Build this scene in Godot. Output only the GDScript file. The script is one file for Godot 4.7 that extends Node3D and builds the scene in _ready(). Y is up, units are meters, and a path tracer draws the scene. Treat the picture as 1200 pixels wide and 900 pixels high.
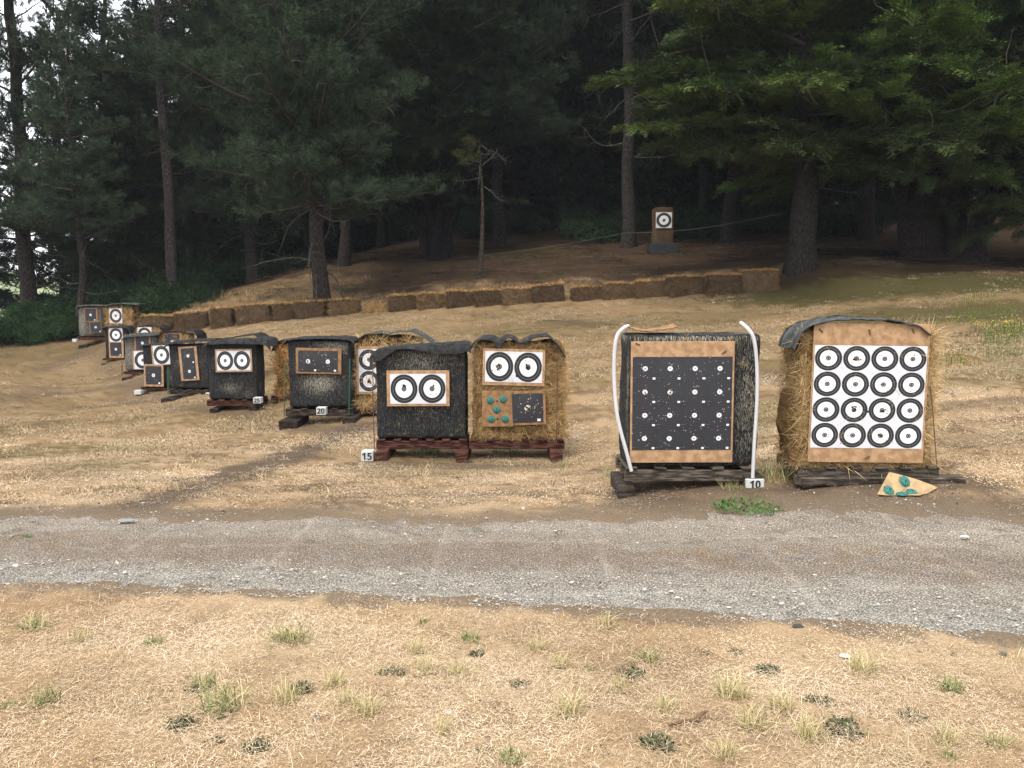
extends Node3D

# ---------------------------------------------------------------- camera model
const F := 1010.0                 # focal length in pixels of the 1200 x 900 photograph
const CAM := Vector3(0, 1.65, 0)
const PITCH := -0.1036            # horizon at pixel row 345

var rng := RandomNumberGenerator.new()
var nz := FastNoiseLite.new()
var nz2 := FastNoiseLite.new()
var cp: Array[Vector3] = []       # terrain control points
var tw: PackedFloat64Array        # thin plate weights
var M := {}
var used := {}

func ray(px: float, py: float) -> Vector3:
	var d := Basis(Vector3.RIGHT, PITCH) * Vector3((px - 600.0) / F, (450.0 - py) / F, -1.0)
	return d / -d.z

func at(px: float, py: float, dist: float) -> Vector3:
	return CAM + ray(px, py) * dist

func on_ground(px: float, py: float) -> Vector3:
	var r := ray(px, py)
	var t := 1.5
	while t < 90.0:
		var p := CAM + r * t
		if p.y < gy(p.x, p.z):
			break
		t += 0.02 + t * 0.004
	var q := CAM + r * t
	return Vector3(q.x, gy(q.x, q.z), q.z)

# ---------------------------------------------------------------- terrain
func solve_terrain() -> void:
	var P := []
	for a in [[1005, 563, 7.2], [805, 572, 7.45], [550, 537, 11.0], [375, 495, 14.7], [280, 475, 16.9], [220, 463, 19.8], [180, 462, 21.8], [165, 441, 25.3], [137, 426, 28.3], [125, 402, 31.3],
			[0, 398, 33.0], [0, 450, 22.6], [0, 600, 7.3], [0, 690, 5.15], [300, 600, 7.1], [600, 603, 6.9], [900, 602, 6.6], [1187, 600, 6.5], [1187, 745, 4.17], [600, 708, 4.72],
			[780, 297, 33.0], [935, 320, 25.6], [1090, 306, 28.0], [378, 367, 28.6], [378, 350, 31.0], [403, 310, 36.0], [513, 303, 37.0], [733, 290, 36.0], [563, 326, 29.6],
			[660, 270, 48.0], [460, 282, 48.0], [1187, 312, 28.0], [1187, 400, 14.0], [1187, 480, 9.5], [750, 430, 16.0], [700, 382, 21.5], [620, 402, 20.0], [450, 386, 23.5], [330, 392, 24.0], [850, 400, 18.0], [1000, 345, 22.5], [250, 395, 25.5], [490, 537, 11.0], [610, 536, 11.0], [650, 537, 11.0], [430, 541, 10.6], [420, 520, 12.0]]:
		P.append(at(a[0], a[1], a[2]))
	for w in [[915, 340], [860, 343], [800, 346], [720, 351], [650, 355], [570, 359], [500, 363], [400, 370], [340, 375], [300, 379], [230, 384], [170, 390]]:
		var d := 26.0
		for k in 6: d = wall_d((w[0] - 600.0) / F * d)
		P.append(at(w[0], w[1], d))
	for q in [[-5, 0, 3], [0, 0, 3], [5, 0, 3], [-5, 0, -2.5], [0, 0, -2.5], [5, 0, -2.5], [0, 0, 15], [-30, -0.5, 5], [30, 0.4, 5], [-25, -0.6, -12], [28, 2.2, -14], [34, 4.0, -34], [-30, 0.2, -38], [-22, 0.3, -40],
			[-14, 1.8, -46], [-50, -1.0, -60], [0, 6.6, -62], [30, 8.0, -62], [-24, 0.5, -62], [0, 8.5, -90], [45, 9.5, -90], [-40, -0.5, -90], [60, 6, -40], [60, 3, 0], [-60, -1, -20]]:
		P.append(Vector3(q[0], q[1], q[2]))
	for p in P:
		cp.append(p)
	var n := cp.size()
	var m := n + 3
	var A := []
	for i in m:
		var row := PackedFloat64Array()
		row.resize(m + 1)
		A.append(row)
	for i in n:
		for j in n:
			A[i][j] = tps(Vector2(cp[i].x - cp[j].x, cp[i].z - cp[j].z).length_squared())
		A[i][i] += 0.05
		A[i][n] = 1.0; A[i][n + 1] = cp[i].x; A[i][n + 2] = cp[i].z
		A[n][i] = 1.0; A[n + 1][i] = cp[i].x; A[n + 2][i] = cp[i].z
		A[i][m] = cp[i].y
	for k in m:
		var best := k
		for i in range(k + 1, m):
			if absf(A[i][k]) > absf(A[best][k]): best = i
		var sw = A[k]; A[k] = A[best]; A[best] = sw
		for i in range(k + 1, m):
			var f: float = A[i][k] / A[k][k]
			if f != 0.0:
				for j in range(k, m + 1):
					A[i][j] -= f * A[k][j]
	tw.resize(m)
	for k in range(m - 1, -1, -1):
		var s: float = A[k][m]
		for j in range(k + 1, m):
			s -= A[k][j] * tw[j]
		tw[k] = s / A[k][k]

func tps(r2: float) -> float:
	return 0.5 * r2 * log(r2) if r2 > 1e-9 else 0.0

func gy_raw(x: float, z: float) -> float:
	x = clampf(x, -62, 62)
	z = clampf(z, -92, 16)
	var n := cp.size()
	var s := tw[n] + tw[n + 1] * x + tw[n + 2] * z
	for i in n:
		var dx := x - cp[i].x
		var dz := z - cp[i].z
		var r2 := dx * dx + dz * dz
		if r2 > 1e-9:
			s += tw[i] * 0.5 * r2 * log(r2)
	return s

# the solved surface is sampled once on a half-metre lattice and looked up from there
var lat: PackedFloat32Array
const LX := 250
const LZ := 220
func make_lattice() -> void:
	lat.resize(LX * LZ)
	for j in LZ:
		for i in LX:
			lat[j * LX + i] = gy_raw(-62.5 + i * 0.5, 16.0 - j * 0.5)

func gy(x: float, z: float) -> float:
	var u := clampf((x + 62.5) * 2.0, 0.0, LX - 1.001)
	var w := clampf((16.0 - z) * 2.0, 0.0, LZ - 1.001)
	var i := int(u)
	var j := int(w)
	var a := u - i
	var b := w - j
	var k := j * LX + i
	return lerpf(lerpf(lat[k], lat[k + 1], a), lerpf(lat[k + LX], lat[k + LX + 1], a), b)

func gp(x: float, z: float) -> Vector3:
	return Vector3(x, gy(x, z), z)

# ---------------------------------------------------------------- mesh builder
class MB:
	var v := PackedVector3Array()
	var n := PackedVector3Array()
	var c := PackedColorArray()
	var u := PackedVector2Array()
	var k := PackedInt32Array()
	var col := Color(1, 1, 1)

	func tri(a: Vector3, b: Vector3, d: Vector3) -> void:   # counter-clockwise seen from outside
		var q := (b - a).cross(d - a).normalized()
		var s := v.size()
		v.append(a); v.append(b); v.append(d)
		for i in 3:
			n.append(q); c.append(col); u.append(Vector2.ZERO)
		k.append(s); k.append(s + 2); k.append(s + 1)

	func quad(a: Vector3, b: Vector3, d: Vector3, e: Vector3, uv := false) -> void:
		var q := (b - a).cross(e - a)
		if q.length_squared() < 1e-14: q = (d - b).cross(e - b)
		q = q.normalized()
		var s := v.size()
		v.append(a); v.append(b); v.append(d); v.append(e)
		for i in 4:
			n.append(q); c.append(col)
		if uv:
			u.append(Vector2(0, 1)); u.append(Vector2(1, 1)); u.append(Vector2(1, 0)); u.append(Vector2(0, 0))
		else:
			for i in 4: u.append(Vector2.ZERO)
		k.append(s); k.append(s + 2); k.append(s + 1); k.append(s); k.append(s + 3); k.append(s + 2)

	# chamfered box
	func box(o: Vector3, size: Vector3, b := Basis.IDENTITY, ch := 0.006, wob := 0.0, r: RandomNumberGenerator = null) -> void:
		var h := size * 0.5
		var e := minf(ch, minf(h.x, minf(h.y, h.z)) * 0.45)
		var P := {}
		for sx in [-1, 1]:
			for sy in [-1, 1]:
				for sz in [-1, 1]:
					var j := Vector3.ZERO
					if r: j = Vector3(r.randf_range(-wob, wob), r.randf_range(-wob, wob), r.randf_range(-wob, wob))
					var cn := Vector3(sx * h.x, sy * h.y, sz * h.z) + j
					P[[sx, sy, sz, 0]] = o + b * (cn - Vector3(0, sy * e, sz * e))
					P[[sx, sy, sz, 1]] = o + b * (cn - Vector3(sx * e, 0, sz * e))
					P[[sx, sy, sz, 2]] = o + b * (cn - Vector3(sx * e, sy * e, 0))
		for s in [-1, 1]:
			var f := [[s, -1, -1], [s, 1, -1], [s, 1, 1], [s, -1, 1]]
			face4(P, f, 0, s > 0)
			f = [[-1, s, -1], [-1, s, 1], [1, s, 1], [1, s, -1]]
			face4(P, f, 1, s > 0)
			f = [[-1, -1, s], [1, -1, s], [1, 1, s], [-1, 1, s]]
			face4(P, f, 2, s > 0)
		for s in [-1, 1]:
			for t in [-1, 1]:
				out(o, P[[s, t, -1, 0]], P[[s, t, 1, 0]], P[[s, t, 1, 1]], P[[s, t, -1, 1]])
				out(o, P[[s, -1, t, 0]], P[[s, 1, t, 0]], P[[s, 1, t, 2]], P[[s, -1, t, 2]])
				out(o, P[[-1, s, t, 1]], P[[1, s, t, 1]], P[[1, s, t, 2]], P[[-1, s, t, 2]])
				for w in [-1, 1]:
					var a: Vector3 = P[[s, t, w, 0]]
					var d: Vector3 = P[[s, t, w, 1]]
					var g: Vector3 = P[[s, t, w, 2]]
					if (d - a).cross(g - a).dot(a - o) > 0: tri(a, d, g)
					else: tri(a, g, d)

	func face4(P: Dictionary, f: Array, ax: int, pos: bool) -> void:
		var q := []
		for i in f: q.append(P[[i[0], i[1], i[2], ax]])
		if pos: quad(q[0], q[1], q[2], q[3], true)
		else: quad(q[1], q[0], q[3], q[2], true)

	func out(o: Vector3, a: Vector3, b: Vector3, d: Vector3, e: Vector3) -> void:
		if (b - a).cross(e - a).dot((a + b + d + e) * 0.25 - o) > 0: quad(a, b, d, e)
		else: quad(e, d, b, a)

	# smooth tube through points
	func tube(pts: Array, rad: Array, segs := 8, rough := 0.0, noise: FastNoiseLite = null, cap := true) -> void:
		var start := v.size()
		var up := Vector3(0.31, 0.2, 0.93)
		var len_ := 0.0
		for i in pts.size():
			var p: Vector3 = pts[i]
			var t: Vector3 = (pts[mini(i + 1, pts.size() - 1)] - pts[maxi(i - 1, 0)]).normalized()
			var x := up.cross(t).normalized()
			var y := t.cross(x).normalized()
			up = y
			if i: len_ += (p - pts[i - 1]).length()
			for s in segs + 1:
				var a := TAU * (s % segs) / segs
				var d := x * cos(a) + y * sin(a)
				var r: float = rad[i]
				if noise: r *= 1.0 + rough * noise.get_noise_3d(cos(a) * 60.0 + p.x * 31.0, len_ * 26.0, sin(a) * 60.0 + p.z * 17.0)
				v.append(p + d * r); n.append(d); c.append(col)
				u.append(Vector2(float(s) / segs, len_))
		var w := segs + 1
		for i in pts.size() - 1:
			for s in segs:
				var q := start + i * w + s
				k.append(q); k.append(q + w); k.append(q + 1)
				k.append(q + 1); k.append(q + w); k.append(q + w + 1)
		if cap:
			var e := v.size()
			v.append(pts[-1]); n.append((pts[-1] - pts[-2]).normalized()); c.append(col); u.append(Vector2.ZERO)
			var l := start + (pts.size() - 1) * w
			for s in segs:
				k.append(l + s); k.append(e); k.append(l + s + 1)

	func grid(p: PackedVector3Array, cols: PackedColorArray, w: int, h: int, uvs := PackedVector2Array()) -> void:
		# rows of w points; the side seen is the one from which columns run right and rows run up/away
		var s := v.size()
		v.append_array(p)
		for j in h:
			for i in w:
				var a := p[j * w + mini(i + 1, w - 1)] - p[j * w + maxi(i - 1, 0)]
				var b := p[mini(j + 1, h - 1) * w + i] - p[maxi(j - 1, 0) * w + i]
				n.append(a.cross(b).normalized())
		if cols.size(): c.append_array(cols)
		else:
			for i in w * h: c.append(col)
		if uvs.size(): u.append_array(uvs)
		else:
			for i in w * h: u.append(Vector2(float(i % w) / (w - 1), 1.0 - float(i / w) / (h - 1)))
		for j in h - 1:
			for i in w - 1:
				var q := s + j * w + i
				k.append(q); k.append(q + w); k.append(q + 1)
				k.append(q + 1); k.append(q + w); k.append(q + w + 1)

	func mesh() -> ArrayMesh:
		var a := []
		a.resize(Mesh.ARRAY_MAX)
		a[Mesh.ARRAY_VERTEX] = v
		a[Mesh.ARRAY_NORMAL] = n
		a[Mesh.ARRAY_COLOR] = c
		a[Mesh.ARRAY_TEX_UV] = u
		a[Mesh.ARRAY_INDEX] = k
		var m := ArrayMesh.new()
		m.add_surface_from_arrays(Mesh.PRIMITIVE_TRIANGLES, a)
		return m

# ---------------------------------------------------------------- naming helpers
func numbered(called: String) -> String:
	var i: int = used.get(called, 0)
	used[called] = i + 1
	return called if i == 0 else "%s_%03d" % [called, i]

func thing(called: String, label: String, category: String, where := Vector3.ZERO, group := "") -> Node3D:
	var o := Node3D.new()
	o.name = numbered(called)
	add_child(o)
	o.position = where
	tag(o, label, category, group)
	return o

func tag(o: Node, label: String, category: String, group := "") -> void:
	o.set_meta("label", label)
	o.set_meta("category", category)
	if group: o.set_meta("group", group)

func part(called: String, m: Mesh, mat: Material, parent: Node3D, where := Vector3.ZERO, stuff := false) -> MeshInstance3D:
	var o := MeshInstance3D.new()
	o.name = called
	o.mesh = m
	o.material_override = mat
	o.position = where
	parent.add_child(o, true)
	if stuff: o.set_meta("kind", "stuff")
	return o

func single(called: String, m: Mesh, mat: Material, where: Vector3, label: String, category: String, group := "") -> MeshInstance3D:
	var o := MeshInstance3D.new()
	o.name = numbered(called)
	o.mesh = m
	o.material_override = mat
	o.position = where
	add_child(o)
	tag(o, label, category, group)
	return o

func structure(called: String, m: Mesh, mat: Material) -> MeshInstance3D:
	var o := MeshInstance3D.new()
	o.name = numbered(called)
	o.mesh = m
	o.material_override = mat
	add_child(o)
	o.set_meta("kind", "structure")
	return o

func copy(o: Node3D, where: Vector3, turn: float, scale_: float, label := "") -> Node3D:
	var c: Node3D = o.duplicate()
	c.name = numbered(String(o.name).rstrip("0123456789").trim_suffix("_"))
	add_child(c)
	c.position = where
	c.rotation.y = turn
	c.scale = Vector3.ONE * scale_
	if label: c.set_meta("label", label)
	return c

func many(called: String, m: Mesh, mat: Material, ts: Array, cols: Array, parent: Node3D) -> MultiMeshInstance3D:
	var mm := MultiMesh.new()
	mm.transform_format = MultiMesh.TRANSFORM_3D
	mm.use_colors = true
	mm.mesh = m
	mm.instance_count = ts.size()
	for i in ts.size():
		mm.set_instance_transform(i, ts[i])
		mm.set_instance_color(i, cols[i])
	var o := MultiMeshInstance3D.new()
	o.name = called
	o.multimesh = mm
	o.material_override = mat
	parent.add_child(o, true)
	return o

# ---------------------------------------------------------------- materials and textures
func mat(key: String, c: Color, rough := 0.9, vertex := true) -> StandardMaterial3D:
	var m := StandardMaterial3D.new()
	m.resource_name = key
	m.albedo_color = c
	m.roughness = rough
	m.metallic_specular = 0.25
	m.vertex_color_use_as_albedo = vertex
	M[key] = m
	return m

func lin(r: float, g: float, b: float) -> Color:
	return Color(r, g, b).linear_to_srgb()

func noise(seed_: int, freq: float, oct := 3, type := FastNoiseLite.TYPE_SIMPLEX_SMOOTH) -> FastNoiseLite:
	var n := FastNoiseLite.new()
	n.seed = seed_
	n.frequency = freq
	n.noise_type = type
	n.fractal_octaves = oct
	if type == FastNoiseLite.TYPE_CELLULAR:
		n.fractal_type = FastNoiseLite.FRACTAL_NONE
	return n

func noise_tex(n: FastNoiseLite, size: int, lo: Color, hi: Color, lo_at := 0.0, hi_at := 1.0) -> NoiseTexture2D:
	var t := NoiseTexture2D.new()
	t.width = size
	t.height = size
	t.seamless = true
	t.noise = n
	var g := Gradient.new()
	g.offsets = PackedFloat32Array([lo_at, hi_at])
	g.colors = PackedColorArray([lo, hi])
	t.color_ramp = g
	return t

# crossing straws, some light, some dark: what a mat of dead grass or a straw bale is made of
func straw_tex(size: int, count: int, len_lo: float, len_hi: float, seed_: int, base: float, horizontal := 0.0) -> ImageTexture:
	var r := RandomNumberGenerator.new()
	r.seed = seed_
	var im := Image.create(size, size, false, Image.FORMAT_RGB8)
	im.fill(Color(base, base * 0.97, base * 0.92))
	for i in count:
		var p := Vector2(r.randf() * size, r.randf() * size)
		var a := r.randf() * TAU
		if horizontal > 0: a = r.randfn(0.0, horizontal)
		var bend := r.randf_range(-0.012, 0.012)
		var l := r.randf_range(len_lo, len_hi)
		var g := clampf(r.randfn(0.84, 0.14), 0.3, 1.0)
		if r.randf() < 0.16: g *= 0.62
		var col := Color(g, g * r.randf_range(0.93, 1.0), g * r.randf_range(0.82, 1.0))
		for s in int(l):
			im.set_pixel(posmod(int(p.x), size), posmod(int(p.y), size), col)
			p += Vector2(cos(a), sin(a))
			a += bend
	return ImageTexture.create_from_image(im)

# black paint on pressed straw: vertical strokes, rubbed to bare straw where arrows and weather took it
func painted_bale_tex(seed_: int, wear: Array, base_wear: float) -> ImageTexture:
	var r := RandomNumberGenerator.new()
	r.seed = seed_
	var S := 400
	var im := Image.create(S, S, false, Image.FORMAT_RGB8)
	im.fill(Color(0.15, 0.15, 0.155))
	for i in 2600:
		var x := r.randi() % S
		var y := r.randi() % S
		var g := r.randf_range(0.07, 0.25)
		for s in r.randi_range(8, 50):
			im.set_pixel(x, posmod(y + s, S), Color(g, g, g * 1.03))
	for i in 24000:
		var x := r.randi() % S
		var y := r.randi() % S
		var w := base_wear
		for b in wear:
			var d := Vector2((x / float(S) - b[0]) / b[2], (y / float(S) - b[1]) / b[3]).length_squared()
			w = maxf(w, b[4] * exp(-d))
		if r.randf() > w:
			continue
		var g := r.randf_range(0.25, 0.45) + 0.38 * r.randf() * minf(1.0, w * 1.6)
		var col := Color(g, g * 0.96, g * 0.87)
		for s in r.randi_range(2, 13):
			im.set_pixel(x, posmod(y + s, S), col)
			if r.randf() < 0.15: x = posmod(x + r.randi_range(-1, 1), S)
	return ImageTexture.create_from_image(im)

# printed target sheet with arrow holes
func face_tex(cols: int, rows: int, white: bool, cell: int, seed_: int, holes: float, torn := []) -> ImageTexture:
	var r := RandomNumberGenerator.new()
	r.seed = seed_
	var W := cols * cell
	var H := rows * cell
	var im := Image.create(W, H, false, Image.FORMAT_RGB8)
	var paper := Color(0.77, 0.77, 0.79) if white else Color(0.19, 0.19, 0.205)
	im.fill(paper)
	var ink := Color(0.16, 0.16, 0.17)
	var pale := Color(0.8, 0.8, 0.8)
	for cy in rows:
		for cx in cols:
			for y in cell:
				for x in cell:
					var d := Vector2(x + 0.5 - cell * 0.5, y + 0.5 - cell * 0.5).length() / cell
					var c := paper
					if white:
						if d < 0.482 and d > 0.305:
							c = ink
							if absf(d - 0.393) < 0.007: c = Color(0.45, 0.45, 0.46)
						elif d < 0.305:
							c = Color(0.83, 0.83, 0.84)
							if absf(d - 0.198) < 0.006: c = Color(0.7, 0.7, 0.72)
							if d < 0.088: c = ink
							if absf(d - 0.045) < 0.008: c = Color(0.6, 0.6, 0.6)
					else:
						if d < 0.105: c = pale
						if d < 0.03: c = Color(0.5, 0.5, 0.5)
						if absf(d - 0.22) < 0.004 or absf(d - 0.34) < 0.004 or absf(d - 0.45) < 0.004: c = Color(0.29, 0.29, 0.31)
					if c != paper: im.set_pixel(cx * cell + x, cy * cell + y, c)
			if white:
				for q in 10:
					im.set_pixel(cx * cell + 3 + q, cy * cell + 4 + (q % 3), Color(0.55, 0.55, 0.57))
			else:
				var bx := cx * cell + int(cell * 0.80)
				var by := cy * cell + int(cell * 0.88)
				im.fill_rect(Rect2i(mini(bx, W - 8), mini(by, H - 6), maxi(cell / 9, 3), maxi(cell / 11, 3)), Color(0.85, 0.85, 0.86))
				for q in int(cell * 0.22):
					if r.randf() < 0.6: im.set_pixel(posmod(bx + cell / 9 + 2 + q, W), mini(by + 1 + q % 3, H - 1), Color(0.7, 0.7, 0.72))
				im.set_pixel(cx * cell + cell / 20 + 1, cy * cell + 3, pale)
				im.fill_rect(Rect2i(cx * cell + cell / 14, cy * cell + 2, 2, 2), Color(0.75, 0.75, 0.75))
	for i in int(holes * cols * rows):
		var q := Vector2i(r.randi() % cols, r.randi() % rows)
		var s := 0.20 if r.randf() < 0.7 else 0.45
		var p := Vector2((q.x + 0.5 + r.randfn(0, s)) * cell, (q.y + 0.5 + r.randfn(0, s)) * cell)
		spot(im, p, r.randf_range(0.008, 0.018) * cell + 0.4, Color(0.16, 0.12, 0.1) if white else Color(0.72, 0.68, 0.62), r)
	for t in torn:
		for i in int(t[2]):
			spot(im, Vector2(t[0] + r.randfn(0, 0.055) / cols, t[1] + r.randfn(0, 0.055) / rows) * Vector2(W, H), r.randf_range(0.015, 0.05) * cell, [Color(0.13, 0.1, 0.09), Color(0.45, 0.33, 0.22), Color(0.14, 0.11, 0.1)][r.randi() % 3], r)
	return ImageTexture.create_from_image(im)

func spot(im: Image, p: Vector2, rad: float, c: Color, r: RandomNumberGenerator) -> void:
	for y in range(int(p.y - rad), int(p.y + rad) + 2):
		for x in range(int(p.x - rad), int(p.x + rad) + 2):
			if x >= 0 and y >= 0 and x < im.get_width() and y < im.get_height() and Vector2(x + 0.5, y + 0.5).distance_to(p) < rad * r.randf_range(0.7, 1.1):
				im.set_pixel(x, y, c)

func make_materials() -> void:
	var g := mat("dry_ground", Color.WHITE, 1.0)
	g.albedo_texture = straw_tex(1024, 120000, 2, 11, 5, 0.70)
	g.uv1_triplanar = true
	g.uv1_world_triplanar = true
	g.uv1_scale = Vector3.ONE * 0.62
	g.heightmap_enabled = true
	g.heightmap_texture = g.albedo_texture
	g.heightmap_scale = 1.2
	g.metallic_specular = 0.1
	var road := mat("road_gravel", Color.WHITE, 1.0)
	road.albedo_texture = noise_tex(noise(8, 0.09, 1, FastNoiseLite.TYPE_CELLULAR), 1024, Color(0.5, 0.49, 0.48), Color(1, 1, 1), 0.05, 0.6)
	road.uv1_triplanar = true
	road.uv1_world_triplanar = true
	road.uv1_scale = Vector3.ONE * 0.9
	road.heightmap_enabled = true
	road.heightmap_texture = noise_tex(noise(9, 0.12, 4), 1024, Color.BLACK, Color.WHITE, 0.2, 0.8)
	road.heightmap_scale = 1.5
	road.metallic_specular = 0.15
	mat("blade", Color.WHITE, 0.8)
	var leaf := mat("leaf", Color.WHITE, 0.9)
	leaf.metallic_specular = 0.15
	mat("stone", Color.WHITE, 0.9)
	var straw := mat("straw_core", Color.WHITE, 1.0)
	straw.albedo_texture = straw_tex(512, 11000, 14, 60, 21, 0.42, 0.7)
	straw.uv1_triplanar = true
	straw.uv1_scale = Vector3.ONE * 1.6
	straw.heightmap_enabled = true
	straw.heightmap_texture = straw.albedo_texture
	straw.heightmap_scale = 2.0
	var bark := mat("bark", Color.WHITE, 1.0)
	bark.albedo_texture = noise_tex(noise(31, 0.03, 4), 512, Color(0.45, 0.44, 0.43), Color(1, 1, 1), 0.25, 0.75)
	bark.uv1_triplanar = true
	bark.uv1_world_triplanar = true
	bark.uv1_scale = Vector3(1.6, 0.35, 1.6)
	bark.heightmap_enabled = true
	bark.heightmap_texture = bark.albedo_texture
	bark.heightmap_scale = 6.0
	var wood := mat("wood", Color.WHITE, 0.95)
	wood.albedo_texture = noise_tex(noise(41, 0.02, 4), 512, Color(0.55, 0.54, 0.53), Color(1, 1, 1), 0.3, 0.75)
	wood.uv1_triplanar = true
	wood.uv1_world_triplanar = true
	wood.uv1_scale = Vector3(0.5, 3.0, 3.0)
	wood.heightmap_enabled = true
	wood.heightmap_texture = wood.albedo_texture
	wood.heightmap_scale = 0.6
	var rubber := mat("rubber", lin(0.036, 0.036, 0.038), 0.75, false)
	rubber.albedo_texture = noise_tex(noise(51, 0.02, 5), 512, Color(0.62, 0.62, 0.62), Color(1, 1, 1), 0.3, 0.72)
	rubber.uv1_triplanar = true
	rubber.uv1_world_triplanar = true
	rubber.uv1_scale = Vector3.ONE * 0.9
	var pale_rubber: StandardMaterial3D = rubber.duplicate()
	pale_rubber.albedo_color = lin(0.085, 0.09, 0.088)
	M["pale_rubber"] = pale_rubber
	var card := mat("cardboard", lin(0.40, 0.25, 0.14), 0.85, false)
	card.albedo_texture = noise_tex(noise(61, 0.015, 5), 512, Color(0.84, 0.83, 0.82), Color(1, 1, 1), 0.25, 0.7)
	card.uv1_triplanar = true
	card.uv1_scale = Vector3.ONE * 1.3
	var old: StandardMaterial3D = card.duplicate()
	old.albedo_color = lin(0.28, 0.16, 0.08)
	M["old_cardboard"] = old
	var lightc: StandardMaterial3D = card.duplicate()
	lightc.albedo_color = lin(0.40, 0.29, 0.16)
	M["light_cardboard"] = lightc
	mat("paint_white", lin(0.46, 0.46, 0.45), 0.7, false)
	mat("ink", lin(0.02, 0.02, 0.02), 0.7, false)
	mat("hose", lin(0.48, 0.47, 0.48), 0.45, false)
	var teal := mat("teal", lin(0.055, 0.21, 0.18), 0.7, false)
	teal.albedo_texture = noise_tex(noise(71, 0.03, 3), 256, Color(0.6, 0.62, 0.62), Color(1, 1, 1), 0.3, 0.7)
	teal.uv1_triplanar = true
	teal.uv1_scale = Vector3.ONE * 6.0
	mat("rusty", lin(0.09, 0.055, 0.04), 0.8, false)
	mat("green_rod", lin(0.025, 0.09, 0.055), 0.6, false)
	mat("hole", lin(0.02, 0.016, 0.013), 1.0, false)
	mat("rope", lin(0.10, 0.095, 0.085), 0.9, false)

# ---------------------------------------------------------------- ground colours
var strokes := []     # [points (Vector2 x,z), half width, strength, colour, bounds]

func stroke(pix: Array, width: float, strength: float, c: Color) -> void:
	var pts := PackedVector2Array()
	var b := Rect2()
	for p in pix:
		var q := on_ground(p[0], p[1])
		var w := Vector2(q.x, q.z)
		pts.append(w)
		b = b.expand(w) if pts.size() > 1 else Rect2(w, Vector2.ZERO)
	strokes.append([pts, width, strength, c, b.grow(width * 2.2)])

func road_near(x: float) -> float:
	var s := clampf(x, -6.0, 6.0)
	return -4.60 + 0.2 * s + 0.012 * s * s + 0.1 * (x - s) + 0.05 * nz2.get_noise_1d(x * 1.7)

func road_far(x: float) -> float:
	return -6.9 + 0.1 * x + 0.22 * nz2.get_noise_1d(x * 1.1 + 300.0) + 0.1 * nz2.get_noise_1d(x * 5.0)

func wall_d(x: float) -> float:     # distance of the straw bale row
	return clampf(26.4 - 0.22 * x + 0.004 * x * x, 23.0, 33.0)

func ss(a: float, b: float, x: float) -> float:
	return smoothstep(a, b, x)

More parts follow.
